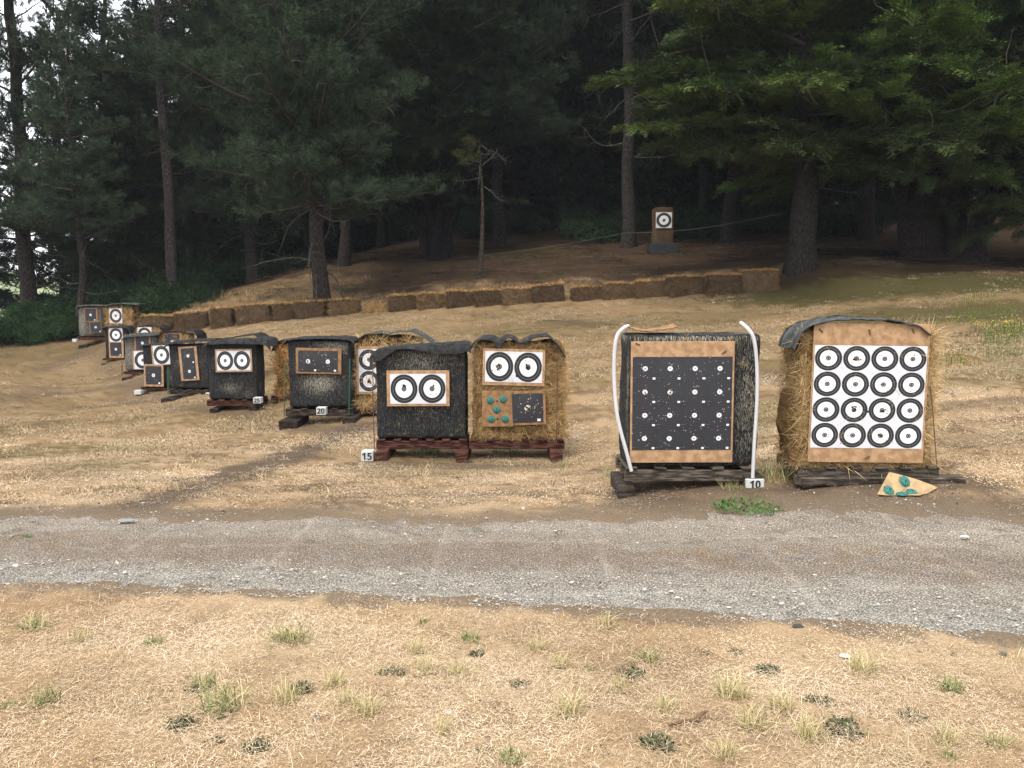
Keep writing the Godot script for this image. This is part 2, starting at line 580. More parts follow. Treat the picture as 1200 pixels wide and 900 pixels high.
func ground_color(x: float, z: float) -> Color:
	var d := -z
	var n1 := nz.get_noise_2d(x * 0.9, z * 0.9)
	var n2 := nz2.get_noise_2d(x * 3.1, z * 3.1)
	var n3 := nz2.get_noise_2d(x * 11.0 + 50.0, z * 11.0)
	var c := Color(0.63, 0.49, 0.34).lerp(Color(0.52, 0.38, 0.245), clampf(0.5 + n1 * 1.4, 0, 1))
	c = c.lerp(Color(0.38, 0.26, 0.165), ss(0.18, 0.42, nz.get_noise_2d(x * 0.75 + 31.0, z * 1.3) + n3 * 0.25) * 0.55)
	c = c.lerp(Color(0.36, 0.255, 0.165), ss(0.12, 0.5, n2 + n3 * 0.35) * 0.55)
	c = c.lerp(Color(0.66, 0.52, 0.36), ss(0.15, 0.55, -n2 + n3 * 0.3) * 0.5)
	if d > 7.0:
		var n4 := nz.get_noise_2d(x * 0.35 + 90.0, z * 0.5)
		var n5 := nz2.get_noise_2d(x * 1.3, z * 2.2 + 40.0)
		c = c.lerp(Color(0.30, 0.215, 0.135), ss(0.0, 0.3, n5 + n3 * 0.4) * 0.6)
		c = c.lerp(Color(0.155, 0.115, 0.09), ss(0.22, 0.36, nz2.get_noise_2d(x * 0.8, z * 2.6 - 70.0) + n3 * 0.3) * 0.75)
		var g := ss(-0.05, 0.35, n4 + n3 * 0.5) * 0.7
		g = maxf(g, ss(3.5, 9.0, x - 0.1 * d + n1 * 3.0) * ss(9.0, 16.0, d) * 0.75)
		c = c.lerp(Color(0.155, 0.145, 0.065), g * ss(7.5, 13.0, d))
		c = c.lerp(Color(0.33, 0.24, 0.145), ss(9, 18, d) * 0.75)
		c = c.lerp(Color(0.17, 0.12, 0.08), ss(0.15, 0.42, n2 * 0.7 + n4 * 0.3 + n3 * 0.2) * 0.7 * ss(7, 9, d))
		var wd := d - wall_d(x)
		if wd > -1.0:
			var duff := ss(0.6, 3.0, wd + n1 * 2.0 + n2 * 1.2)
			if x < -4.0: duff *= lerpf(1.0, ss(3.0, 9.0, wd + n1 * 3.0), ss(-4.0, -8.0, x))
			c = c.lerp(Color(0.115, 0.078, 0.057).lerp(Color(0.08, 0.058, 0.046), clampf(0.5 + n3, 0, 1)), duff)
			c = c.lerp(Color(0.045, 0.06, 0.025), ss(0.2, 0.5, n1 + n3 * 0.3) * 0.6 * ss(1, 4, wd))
	var p := Vector2(x, z)
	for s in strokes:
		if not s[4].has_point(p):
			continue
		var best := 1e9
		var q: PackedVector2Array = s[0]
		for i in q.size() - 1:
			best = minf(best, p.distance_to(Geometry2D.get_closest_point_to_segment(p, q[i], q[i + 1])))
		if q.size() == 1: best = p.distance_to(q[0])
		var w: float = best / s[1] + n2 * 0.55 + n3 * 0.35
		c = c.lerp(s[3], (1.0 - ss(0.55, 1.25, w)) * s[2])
	# dirt carried out from the road
	var e := minf(d + road_near(x), -road_far(x) - d)      # metres inside the road
	if e > -0.9:
		var side := 0.05 if d < 5.6 else 0.5
		c = c.lerp(Color(0.27, 0.22, 0.175), ss(-side, 0.05, e + n2 * 0.16 + n3 * 0.08) * 0.9)
	return c

func bare(x: float, z: float) -> float:   # how much of the place is bare dirt
	var c := ground_color(x, z)
	return ss(0.34, 0.21, c.r)

func make_ground() -> void:
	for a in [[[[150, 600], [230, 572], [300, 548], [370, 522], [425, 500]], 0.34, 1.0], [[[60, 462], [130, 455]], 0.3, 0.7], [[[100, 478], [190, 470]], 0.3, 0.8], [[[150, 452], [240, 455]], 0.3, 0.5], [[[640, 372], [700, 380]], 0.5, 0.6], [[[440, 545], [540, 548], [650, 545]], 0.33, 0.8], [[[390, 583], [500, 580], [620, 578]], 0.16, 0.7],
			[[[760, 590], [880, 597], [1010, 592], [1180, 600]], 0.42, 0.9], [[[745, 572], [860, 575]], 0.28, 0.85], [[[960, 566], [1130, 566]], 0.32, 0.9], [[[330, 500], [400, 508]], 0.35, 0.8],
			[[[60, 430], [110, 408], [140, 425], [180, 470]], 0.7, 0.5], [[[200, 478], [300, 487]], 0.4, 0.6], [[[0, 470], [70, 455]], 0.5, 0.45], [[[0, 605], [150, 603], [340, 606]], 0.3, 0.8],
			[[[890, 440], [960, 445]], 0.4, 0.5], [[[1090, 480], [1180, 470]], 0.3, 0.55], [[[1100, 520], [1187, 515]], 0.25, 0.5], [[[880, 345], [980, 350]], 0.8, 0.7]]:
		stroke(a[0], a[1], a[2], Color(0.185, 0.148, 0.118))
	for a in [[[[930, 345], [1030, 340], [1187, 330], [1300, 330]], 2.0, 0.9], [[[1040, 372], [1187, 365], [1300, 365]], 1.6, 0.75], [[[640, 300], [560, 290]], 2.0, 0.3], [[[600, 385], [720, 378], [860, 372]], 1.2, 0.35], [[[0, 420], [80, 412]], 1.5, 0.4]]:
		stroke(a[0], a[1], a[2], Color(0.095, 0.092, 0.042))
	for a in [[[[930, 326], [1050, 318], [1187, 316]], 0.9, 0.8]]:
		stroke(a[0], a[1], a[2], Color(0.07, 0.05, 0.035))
	var rows := PackedFloat32Array()
	var d := -16.0
	while d < 2.2:
		rows.append(d); d += 0.7
	while d < 42.0:
		rows.append(d); d += 0.034 + 0.0088 * d
	while d < 420.0:
		rows.append(d); d *= 1.08
	var W := 330
	var H := rows.size()
	var p := PackedVector3Array()
	var c := PackedColorArray()
	p.resize(W * H)
	c.resize(W * H)
	for j in H:
		d = rows[j]
		var half := 4.6 + 0.8 * maxf(d, 0.0) + 22.0 * ss(2.0, -4.0, d) + ss(30.0, 90.0, d) * d * 1.2
		for i in W:
			var t := 2.0 * i / (W - 1.0) - 1.0
			var x := half * (t if absf(t) < 0.86 else signf(t) * (absf(t) + 6.0 * (absf(t) - 0.86) ** 2 * 8.0))
			var z := -d
			var y := gy(x, z)
			y += 0.022 * nz2.get_noise_2d(x * 3.0, z * 3.0) + 0.010 * nz2.get_noise_2d(x * 10.0, z * 10.0) + 0.09 * nz.get_noise_2d(x * 0.7, z * 0.7) * ss(8, 14, d)
			if d > 95.0: y += (d - 95.0) * lerpf(0.35, -0.035, ss(-10.0, -32.0, x * 95.0 / d)) if d < 150.0 else lerpf(19.0, -2.0, ss(-10.0, -32.0, x * 95.0 / d))
			if d > 3.5 and d < 8.5: y -= 0.055 * ss(0.12, 0.45, minf(d + road_near(x), -road_far(x) - d))
			p[j * W + i] = Vector3(x, y, z)
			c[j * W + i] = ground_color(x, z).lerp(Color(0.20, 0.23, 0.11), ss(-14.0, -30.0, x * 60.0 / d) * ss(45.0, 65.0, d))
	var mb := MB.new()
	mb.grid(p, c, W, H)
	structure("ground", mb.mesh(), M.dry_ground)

func make_road() -> void:
	var xs := PackedFloat32Array()
	var x := -40.0
	while x < 40.0:
		xs.append(x)
		x += 0.045 if absf(x) < 7.5 else 0.5
	var H := 64
	var W := xs.size()
	var p := PackedVector3Array()
	var c := PackedColorArray()
	for j in H:
		var v := j / (H - 1.0)
		for i in W:
			x = xs[i]
			var z := lerpf(road_near(x) + 0.25, road_far(x) - 0.25, v)
			var e := minf(-z + road_near(x), -road_far(x) + z)
			var n1 := nz.get_noise_2d(x * 1.2, z * 3.0)
			var n2 := nz2.get_noise_2d(x * 4.0, z * 4.0)
			var n3 := nz2.get_noise_2d(x * 13.0, z * 13.0)
			var rut := exp(-((v - 0.24) / 0.1) ** 2) + exp(-((v - 0.74) / 0.1) ** 2)
			var y := gy(x, z) - 0.05 + 0.055 * ss(-0.2, 0.3, e) + 0.02 * n2 + 0.013 * n3 - 0.02 * rut
			p.append(Vector3(x, y, z))
			var w := v + 0.09 * n1 + 0.07 * n2 + 0.05 * n3
			var edge := lerpf(0.40, 0.46, ss(-3.0, 3.0, x))
			var pale := Color(0.62, 0.585, 0.51).lerp(Color(0.52, 0.485, 0.42), clampf(0.5 + n2 * 1.2, 0, 1))
			var dirt := Color(0.45, 0.37, 0.30).lerp(Color(0.36, 0.285, 0.225), clampf(0.5 + n2, 0, 1))
			var worn := Color(0.55, 0.475, 0.39).lerp(Color(0.46, 0.39, 0.315), clampf(0.5 + n1 * 1.3, 0, 1))
			var k := dirt.lerp(pale, ss(edge, edge - 0.16, w) * (0.75 + 0.5 * n1))
			k = k.lerp(worn, ss(0.56, 0.64, w) * ss(0.95, 0.8, w))
			k = k.lerp(Color(0.42, 0.31, 0.19), ss(0.2, 0.42, n2 + n1 * 0.5) * 0.55 * exp(-((v - 0.53) / 0.09) ** 2))
			k = k.lerp(Color(0.46, 0.44, 0.40), ss(0.18, 0.4, n3 + n1 * 0.4) * 0.45)
			k = k.lerp(Color(0.16, 0.125, 0.10), ss(0.22, 0.45, n3 * 0.7 - n2 * 0.6) * 0.4)
			c.append(k)
	var mb := MB.new()
	mb.grid(p, c, W, H)
	structure("gravel_road", mb.mesh(), M.road_gravel)

# ---------------------------------------------------------------- small meshes used many times
func blades(count: int, radius: float, l0: float, l1: float, w: float, tilt0: float, tilt1: float, pal: Array, seed_: int, seg := 2) -> ArrayMesh:
	var r := RandomNumberGenerator.new()
	r.seed = seed_
	var mb := MB.new()
	for i in count:
		var a := r.randf() * TAU
		var rr := radius * sqrt(r.randf())
		var o := Vector3(cos(a) * rr, 0, sin(a) * rr)
		var b := r.randf() * TAU
		var tl := deg_to_rad(r.randf_range(tilt0, tilt1))
		var l := r.randf_range(l0, l1)
		var dir := Vector3(cos(b) * cos(tl), sin(tl), sin(b) * cos(tl))
		var side := Vector3(-sin(b), r.randf_range(-0.4, 0.4), cos(b)).normalized() * w * r.randf_range(0.6, 1.2)
		mb.col = pal[r.randi() % pal.size()] * r.randf_range(0.75, 1.2)
		mb.col.a = 1.0
		var bend := Vector3(cos(b), -0.9, sin(b)) * l * r.randf_range(0.0, 0.22)
		var m := o + dir * l * 0.55
		var e := o + dir * l + bend
		mb.quad(o - side * 0.5, o + side * 0.5, m + side * 0.42, m - side * 0.42)
		mb.tri(m - side * 0.42, m + side * 0.42, e)
	return mb.mesh()

func stone_mesh(seed_: int, flat := 0.65) -> ArrayMesh:
	var r := RandomNumberGenerator.new()
	r.seed = seed_
	var mb := MB.new()
	var P := []
	for j in 5:
		var ring := []
		for i in 7:
			var th := PI * j / 4.0
			var ph := TAU * (i + 0.5 * (j % 2)) / 7.0
			var q := Vector3(sin(th) * cos(ph), cos(th) * flat, sin(th) * sin(ph)) * r.randf_range(0.78, 1.15)
			if j == 0 or j == 4: q = Vector3(0, cos(th) * flat * 0.9, 0)
			ring.append(q * 0.5)
		P.append(ring)
	for j in 4:
		for i in 7:
			var a: Vector3 = P[j][i]
			var b: Vector3 = P[j][(i + 1) % 7]
			var e: Vector3 = P[j + 1][i]
			var f: Vector3 = P[j + 1][(i + 1) % 7]
			if j < 3: mb.tri(e, a, f) if false else mb.tri(a, f, e)
			if j > 0: mb.tri(a, b, f)
	return mb.mesh()

func flat_basis(r: RandomNumberGenerator, s: float, tip := 0.15) -> Basis:
	return (Basis(Vector3.UP, r.randf() * TAU) * Basis(Vector3.RIGHT, r.randfn(0, tip))).scaled(Vector3.ONE * s)

const DRY := [Color(0.56, 0.43, 0.29), Color(0.47, 0.35, 0.22), Color(0.62, 0.51, 0.37), Color(0.33, 0.23, 0.14), Color(0.52, 0.40, 0.26)]

func make_grass() -> void:
	var r := RandomNumberGenerator.new()
	r.seed = 77
	# dead turf before the road: tiles of short straws lying flat, overlapping
	for k in 3:
		var tile := blades(1300, 0.36, 0.005, 0.016 if k == 0 else 0.034, 0.0024 if k == 0 else 0.0018, 0, 30, DRY, 3 + k) if k < 2 else blades(170, 0.36, 0.02, 0.075, 0.0019, 0, 35, DRY, 7)
		var ts := []
		var cs := []
		for i in 170:
			var d := r.randf_range(2.2, 5.3)
			var x := r.randf_range(-1, 1) * (0.9 + 0.66 * d)
			var e := d + road_near(x)
			if e > r.randf_range(-0.42, -0.05):
				continue
			var n := nz2.get_noise_2d(x * 3.1, -d * 3.1)
			ts.append(Transform3D(flat_basis(r, r.randf_range(0.85, 1.15), 0.012), gp(x, -d) + Vector3(0, 0.003 + 0.012 * n, 0)))
			var gc := ground_color(x, -d)
			var g := r.randf_range(0.88, 1.12)
			cs.append(Color(g * gc.r / 0.55, g * gc.g / 0.415, g * gc.b / 0.275))
		var o := many(["dry_grass", "dry_grass_001", "straw_litter"][k], tile, M.blade, ts, cs, self)
		tag(o, ["short dead straw coloured grass matted in front of the road", "crumbly dead turf in front of the road", "longer bits of dead straw lying in front of the road"][k], "grass")
		o.set_meta("kind", "stuff")
	var ts := []
	var cs := []
	var far := [blades(800, 0.45, 0.008, 0.036, 0.0042, 0, 36, DRY, 8), blades(420, 0.55, 0.014, 0.06, 0.0085, 0, 42, DRY, 9)]
	for k in 2:
		ts = []
		cs = []
		for i in (1300 if k == 0 else 3600):
			var d := r.randf_range(6.6, 13.0) if k == 0 else 12.0 + 20.0 * pow(r.randf(), 1.1)
			var x := r.randf_range(-1, 1) * (1.0 + 0.66 * d)
			var b := bare(x, -d)
			if -road_far(x) - d > r.randf_range(-0.8, -0.3): continue
			if r.randf() < b * 0.9: continue
			if d - wall_d(x) > 2.0: continue
			var c := ground_color(x, -d)
			var g := r.randf_range(0.75, 1.1) / 0.50
			var nrm := Vector3(gy(x - 0.4, -d) - gy(x + 0.4, -d), 0.8, gy(x, -d - 0.4) - gy(x, -d + 0.4)).normalized()
			var bs := flat_basis(r, r.randf_range(0.6, 1.1), 0.03)
			ts.append(Transform3D(Basis(Quaternion(Vector3.UP, nrm)) * bs, gp(x, -d) + Vector3(0, 0.004, 0)))
			cs.append(Color(c.r * g, c.g * g * 1.3, c.b * g * 1.9))
		if k == 0:
			var mid := many("dry_grass_003", far[0], M.blade, ts, cs, self)
			tag(mid, "dead straw coloured grass round the nearest stands behind the road", "grass")
			mid.set_meta("kind", "stuff")
	var o := many("dry_grass_002", far[1], M.blade, ts, cs, self)
	tag(o, "dead straw coloured grass covering the slope behind the road", "grass")
	o.set_meta("kind", "stuff")
	# low clumps of half dead grass on the slope
	var clump := [blades(40, 0.16, 0.03, 0.11, 0.009, 12, 80, [Color(0.40, 0.29, 0.17), Color(0.28, 0.21, 0.12), Color(0.20, 0.18, 0.09), Color(0.48, 0.36, 0.22)], 17), blades(40, 0.16, 0.02, 0.09, 0.010, 8, 75, [Color(0.12, 0.13, 0.055), Color(0.17, 0.16, 0.075), Color(0.22, 0.18, 0.10)], 18)]
	for k in 2:
		ts = []
		cs = []
		for i in (2600 if k == 0 else 1700):
			var d := 8.0 + 19.0 * pow(r.randf(), 0.9)
			var x := r.randf_range(-1, 1) * (1.0 + 0.66 * d)
			if d > wall_d(x) - 0.4: continue
			var n := nz.get_noise_2d(x * 0.8 + 17.0 * k, d * 1.2)
			if n < r.randf_range(-0.15, 0.35): continue
			if k == 1 and x < 2.0 and r.randf() < 0.5: continue
			if r.randf() < bare(x, -d) * 0.5: continue
			ts.append(Transform3D(flat_basis(r, r.randf_range(0.5, 1.2)), gp(x, -d) - Vector3(0, 0.01, 0)))
			var g := r.randf_range(0.75, 1.15)
			cs.append(Color(g, g, g))
		var co := many(["slope_grass", "green_slope_grass"][k], clump[k], M.blade, ts, cs, self)
		tag(co, ["low clumps of half dead brown grass on the slope", "low olive green grass growing through the slope"][k], "grass")
		co.set_meta("kind", "stuff")
	# needle litter and twigs on the floor of the wood
	var litter := blades(150, 0.7, 0.05, 0.22, 0.012, 0, 14, [Color(0.13, 0.085, 0.06), Color(0.09, 0.06, 0.045), Color(0.19, 0.14, 0.10), Color(0.06, 0.045, 0.035)], 15)
	ts = []
	cs = []
	for i in 1500:
		var x := r.randf_range(-16, 17)
		var d := wall_d(x) + r.randf_range(1.2, 15.0)
		if r.randf() < 0.2 + 0.5 * ss(0.2, -0.3, nz.get_noise_2d(x * 1.5, d * 1.5)): continue
		ts.append(Transform3D(flat_basis(r, r.randf_range(0.6, 1.2), 0.1), gp(x, -d) + Vector3(0, 0.02, 0)))
		var g := r.randf_range(0.7, 1.3)
		cs.append(Color(g, g, g))
	var lo := many("needle_litter", litter, M.blade, ts, cs, self)
	tag(lo, "brown needle litter and twigs on the floor of the wood", "litter")
	lo.set_meta("kind", "stuff")
	# thin dry wisps, in loose drifts
	var wisp := blades(26, 0.09, 0.03, 0.10, 0.0022, 10, 75, STRAWY + DRY, 16)
	ts = []
	cs = []
	for i in 900:
		var d := r.randf_range(2.4, 4.9)
		var x := r.randf_range(-1, 1) * (0.9 + 0.66 * d)
		if d + road_near(x) > -0.1 or nz2.get_noise_2d(x * 1.6 + 9.0, -d * 1.6) < r.randf_range(-0.05, 0.3): continue
		ts.append(Transform3D(flat_basis(r, r.randf_range(0.4, 0.9)), gp(x, -d)))
		var g := r.randf_range(0.8, 1.1)
		cs.append(Color(g, g, g))
	lo = many("dry_wisps", wisp, M.blade, ts, cs, self)
	tag(lo, "thin wisps of dead grass standing in loose drifts before the road", "grass")
	lo.set_meta("kind", "stuff")
	# taller dead grass along the back of the bale row and on the left bank
	var tall := blades(40, 0.3, 0.10, 0.32, 0.010, 30, 85, DRY, 12)
	ts = []
	cs = []
	for i in 1100:
		var x := r.randf_range(-12.5, 4.5)
		var d := wall_d(x) + r.randf_range(0.5, 2.2) + (r.randf_range(0, 3.5) if x < -5 else 0.0)
		if r.randf() < 0.4 + ss(-0.1, 0.4, nz.get_noise_2d(x, d)) * 0.6: continue
		ts.append(Transform3D(flat_basis(r, r.randf_range(0.4, 1.0)), gp(x, -d)))
		var g := r.randf_range(0.4, 0.8)
		cs.append(Color(g, g * 0.9, g * 0.75))
	o = many("tall_dry_grass", tall, M.blade, ts, cs, self)
	tag(o, "taller dead grass growing behind the row of straw bales", "grass")
	o.set_meta("kind", "stuff")

func make_gravel() -> void:
	var r := RandomNumberGenerator.new()
	r.seed = 99
	for k in 3:
		var m := stone_mesh(200 + k)
		var ts := []
		var cs := []
		for i in 15000:
			var x := r.randf_range(-5.4, 4.8)
			var v := r.randf()
			if r.randf() < 0.55: v = absf(r.randfn(0.02, 0.2))
			var z := lerpf(road_near(x) - 0.03, road_far(x) - 0.7, v)
			var s := r.randf_range(0.003, 0.009)
			if r.randf() < 0.03: s = r.randf_range(0.010, 0.022)
			var n2 := nz2.get_noise_2d(x * 4.0, z * 4.0)
			var n3 := nz2.get_noise_2d(x * 13.0, z * 13.0)
			if n2 + n3 < r.randf_range(-0.5, 0.15): continue
			var g := r.randf_range(0.27, 0.47)
			if r.randf() < 0.25: g = r.randf_range(0.13, 0.22)
			ts.append(Transform3D((Basis(Vector3.UP, r.randf() * TAU) * Basis(Vector3.RIGHT, r.randfn(0, 0.3))).scaled(Vector3(s * r.randf_range(0.8, 1.6), s, s)), gp(x, z) + Vector3(0, 0.004 + 0.02 * n2 + 0.012 * n3 - 0.006, 0)))
			cs.append(Color(g, g * 0.93, g * 0.82))
		var o := many(["gravel", "gravel_001", "gravel_002"][k], m, M.stone, ts, cs, self)
		tag(o, ["pale grey gravel stones scattered over the dirt road", "chips of grey gravel strewn along the road", "small mixed pebbles lying in the road surface"][k], "gravel")
		o.set_meta("kind", "stuff")

func make_crumbs() -> void:
	var r := RandomNumberGenerator.new()
	r.seed = 515
	var m := stone_mesh(210, 0.7)
	var ts := []
	var cs := []
	for i in 5200:
		var d := r.randf_range(2.3, 5.2) if i < 2600 else r.randf_range(6.6, 16.0)
		var x := r.randf_range(-1, 1) * (0.9 + 0.66 * d)
		var e := minf(d + road_near(x), -road_far(x) - d)
		var n := nz2.get_noise_2d(x * 3.1, -d * 3.1)
		if e > 0.0 or n < r.randf_range(-0.2, 0.25): continue
		var s := r.randf_range(0.003, 0.010) if d < 5.3 else r.randf_range(0.006, 0.022)
		ts.append(Transform3D((Basis(Vector3.UP, r.randf() * TAU) * Basis(Vector3.RIGHT, r.randfn(0, 0.4))).scaled(Vector3(s * r.randf_range(1, 2), s * 0.8, s)), gp(x, -d) + Vector3(0, 0.004 + 0.022 * n, 0)))
		var g := r.randf_range(0.05, 0.2)
		cs.append(Color(g, g * 0.78, g * 0.58))
	var o := many("soil_crumbs", m, M.stone, ts, cs, self)
	tag(o, "brown crumbs of soil lying among the dead grass", "soil")
	o.set_meta("kind", "stuff")

const GREENS := [Color(0.10, 0.15, 0.045), Color(0.16, 0.19, 0.07), Color(0.07, 0.11, 0.035), Color(0.30, 0.27, 0.12)]
const STRAWY := [Color(0.47, 0.38, 0.20), Color(0.40, 0.32, 0.15), Color(0.24, 0.23, 0.10), Color(0.50, 0.42, 0.26)]
const WEEDY := [Color(0.045, 0.065, 0.03), Color(0.065, 0.085, 0.04), Color(0.09, 0.08, 0.05)]

func make_tufts() -> void:
	var r := RandomNumberGenerator.new()
	r.seed = 123
	var kinds := []
	for k in 3:
		kinds.append([blades(120, 0.06, 0.05, 0.13, 0.0036, 8, 80, GREENS + STRAWY, 300 + k), blades(110, 0.055, 0.05, 0.15, 0.0033, 12, 84, STRAWY, 310 + k), blades(320, 0.07, 0.012, 0.045, 0.011, 5, 60, WEEDY, 320 + k), blades(110, 0.055, 0.035, 0.09, 0.004, 8, 80, GREENS, 330 + k)])
	var names := ["grass_tuft", "grass_tuft", "weed", "grass_tuft"]
	var labels := ["green tuft with yellowed tips growing in the dead grass before the road", "pale yellow dry tuft standing up in the dead grass before the road", "low dark olive weed flat in the dead grass before the road", "short fresh green tuft growing in the dead grass before the road"]
	var groups := ["yellow tipped green tufts before the road", "pale dry tufts before the road", "dark weeds before the road", "fresh green tufts before the road"]
	# pixel x, pixel y of the foot, width in pixels, kind
	for a in [[40, 740, 36, 0], [95, 755, 26, 1], [343, 754, 44, 0], [325, 752, 24, 1], [263, 832, 56, 0], [240, 806, 34, 0], [228, 810, 22, 2], [212, 850, 30, 2], [52, 825, 40, 0], [8, 832, 22, 3], [335, 822, 40, 1], [352, 806, 26, 2], [390, 802, 30, 1],
			[430, 838, 40, 1], [405, 826, 30, 1], [458, 792, 30, 2], [497, 732, 18, 3], [490, 766, 26, 1], [550, 750, 30, 3], [500, 788, 30, 1], [540, 790, 28, 1], [560, 768, 18, 2], [447, 803, 16, 2], [600, 896, 44, 3], [630, 762, 28, 1], [520, 862, 28, 1], [468, 870, 22, 2],
			[668, 838, 44, 1], [660, 782, 28, 1], [710, 735, 28, 1], [760, 776, 32, 0], [740, 792, 30, 2], [728, 808, 26, 1], [855, 815, 44, 1], [870, 822, 26, 1], [900, 788, 24, 2], [915, 832, 36, 1], [960, 826, 30, 2], [1010, 788, 42, 1], [885, 858, 44, 1], [950, 866, 44, 1], [990, 856, 44, 2],
			[770, 876, 40, 2], [850, 892, 40, 1], [1115, 808, 38, 3], [1110, 870, 36, 1], [1168, 876, 34, 0], [1113, 892, 28, 3], [300, 876, 30, 2], [250, 872, 22, 2], [565, 884, 26, 2], [820, 770, 24, 2], [690, 786, 20, 3], [1070, 842, 30, 2], [610, 806, 24, 2], [120, 790, 20, 2], [780, 835, 30, 1], [180, 755, 26, 3], [860, 765, 18, 2]]:
		var g := on_ground(a[0], a[1])
		var w: float = a[2] / F * -g.z
		var k: int = a[3]
		var o := single(names[k], kinds[r.randi() % 3][k], M.blade, g - Vector3(0, 0.004, 0), labels[k], "plant", groups[k])
		o.rotation.y = r.randf() * TAU
		o.scale = Vector3.ONE * clampf(w / (0.14 if k != 2 else 0.13), 0.4, 1.9)
	# greenery round the stands
	var weed := blades(420, 0.26, 0.025, 0.08, 0.009, 5, 65, [Color(0.06, 0.14, 0.035), Color(0.09, 0.18, 0.05), Color(0.05, 0.10, 0.03)], 340)
	var long_grass := blades(120, 0.2, 0.12, 0.34, 0.005, 35, 88, GREENS + STRAWY, 341)
	for a in [[876, 594, 84, 0, "bright green weeds beside the white number ten block"], [908, 563, 60, 1, "long green and straw grass between the two nearest stands"], [925, 552, 34, 1, "small clump of long grass at the corner of the gold straw butt"], [858, 575, 30, 1, "long grass growing at the right sleeper of the grey pallet"], [715, 560, 30, 1, "grass clump growing at the left sleeper of the grey pallet"], [24, 631, 26, 0, "lone green weed in the dirt road"], [660, 548, 24, 1, "grass clump by the right red sleeper"],
			[595, 530, 40, 0, "low green weeds under the red pallet of the straw butt"], [498, 530, 40, 0, "low green weeds under the red pallet of the number fifteen butt"], [285, 478, 24, 0, "green weeds before the number twenty-five pallet"], [235, 482, 18, 0, "green weeds beside the number thirty pallet"], [415, 482, 20, 0, "green weeds at the foot of the number twenty pallet"]]:
		var g := on_ground(a[0], a[1])
		var o := single("weed_clump" if a[3] == 0 else "long_grass", weed if a[3] == 0 else long_grass, M.blade, g, a[4], "plant")
		o.rotation.y = r.randf() * TAU
		var s: float = a[2] / F * -g.z
		o.scale = Vector3.ONE * s / (0.55 if a[3] == 0 else 0.5)
	# yellow flowers on the green slope
	var fl := MB.new()
	for i in 26:
		var q := Vector3(r.randf_range(-0.4, 0.4), r.randf_range(0.1, 0.28), r.randf_range(-0.4, 0.4))
		fl.col = Color(0.06, 0.10, 0.03)
		fl.quad(Vector3(q.x - 0.004, 0, q.z), Vector3(q.x + 0.004, 0, q.z), q + Vector3(0.004, 0, 0), q - Vector3(0.004, 0, 0))
		fl.col = Color(0.65, 0.5, 0.03)
		for k in 5:
			var b := TAU * k / 5.0
			fl.tri(q, q + Vector3(cos(b), 0.25, sin(b)) * 0.018, q + Vector3(cos(b + 1.1), 0.25, sin(b + 1.1)) * 0.018)
	var fm := fl.mesh()
	var ts := []
	var cs := []
	for i in 30:
		var q := on_ground(r.randf_range(1095, 1200), r.randf_range(372, 432) if i < 22 else r.randf_range(340, 372))
		ts.append(Transform3D(flat_basis(r, r.randf_range(0.5, 1.0)), q))
		cs.append(Color.WHITE)
	var fo := many("wildflowers", fm, M.blade, ts, cs, self)
	tag(fo, "tiny yellow wildflowers dotted over the green slope", "flowers")
	fo.set_meta("kind", "stuff")
	# stones and litter lying about
	var sm := [stone_mesh(401), stone_mesh(402, 0.5)]
	for a in [[990, 770, 14, 0.5, "pale rounded stone lying in the dead grass near the road edge"], [527, 838, 10, 0.45, "small white stone beside a dry tuft"], [371, 842, 12, 0.09, "small dark stone in the dead grass"], [935, 738, 16, 0.05, "dark clod lying at the edge of the gravel road"], [18, 665, 8, 0.5, "white stone at the left end of the road"], [1130, 632, 12, 0.42, "pale stone in the dirt of the road by the grass"], [148, 612, 22, 0.2, "long flat pale stone at the far edge of the road"], [1176, 768, 10, 0.12, "small grey stone by the near road edge"]]:
		var g := on_ground(a[0], a[1])
		var s: float = a[2] / F * -g.z
		var mb: ArrayMesh = sm[r.randi() % 2]
		var o := single("stone", mb, tint("stone_tone_%d" % int(a[3] * 100), Color(a[3], a[3] * 0.97, a[3] * 0.93)), g + Vector3(0, s * 0.1, 0), a[4], "stone")
		o.scale = Vector3(s, minf(s, 0.05) * 0.8, s * 0.7)
		o.rotation.y = r.randf_range(-0.4, 0.4)
	var st := MB.new()
	st.tube([Vector3(-0.09, 0.006, 0.03), Vector3(-0.03, 0.012, 0.012), Vector3(0.02, 0.012, 0.0), Vector3(0.06, 0.02, -0.04), Vector3(0.09, 0.012, -0.075)], [0.004, 0.008, 0.009, 0.008, 0.003], 6)
	single("stick", st.mesh(), tint("stick_bark", Color(0.12, 0.07, 0.04)), on_ground(808, 853) + Vector3(0, 0.006, 0), "crooked brown stick lying in the dead grass", "stick")

func tint(key: String, c: Color) -> StandardMaterial3D:
	if not M.has(key):
		var m: StandardMaterial3D = M.stone.duplicate()
		m.resource_name = key
		m.albedo_color = c.linear_to_srgb()
		M[key] = m
	return M[key]

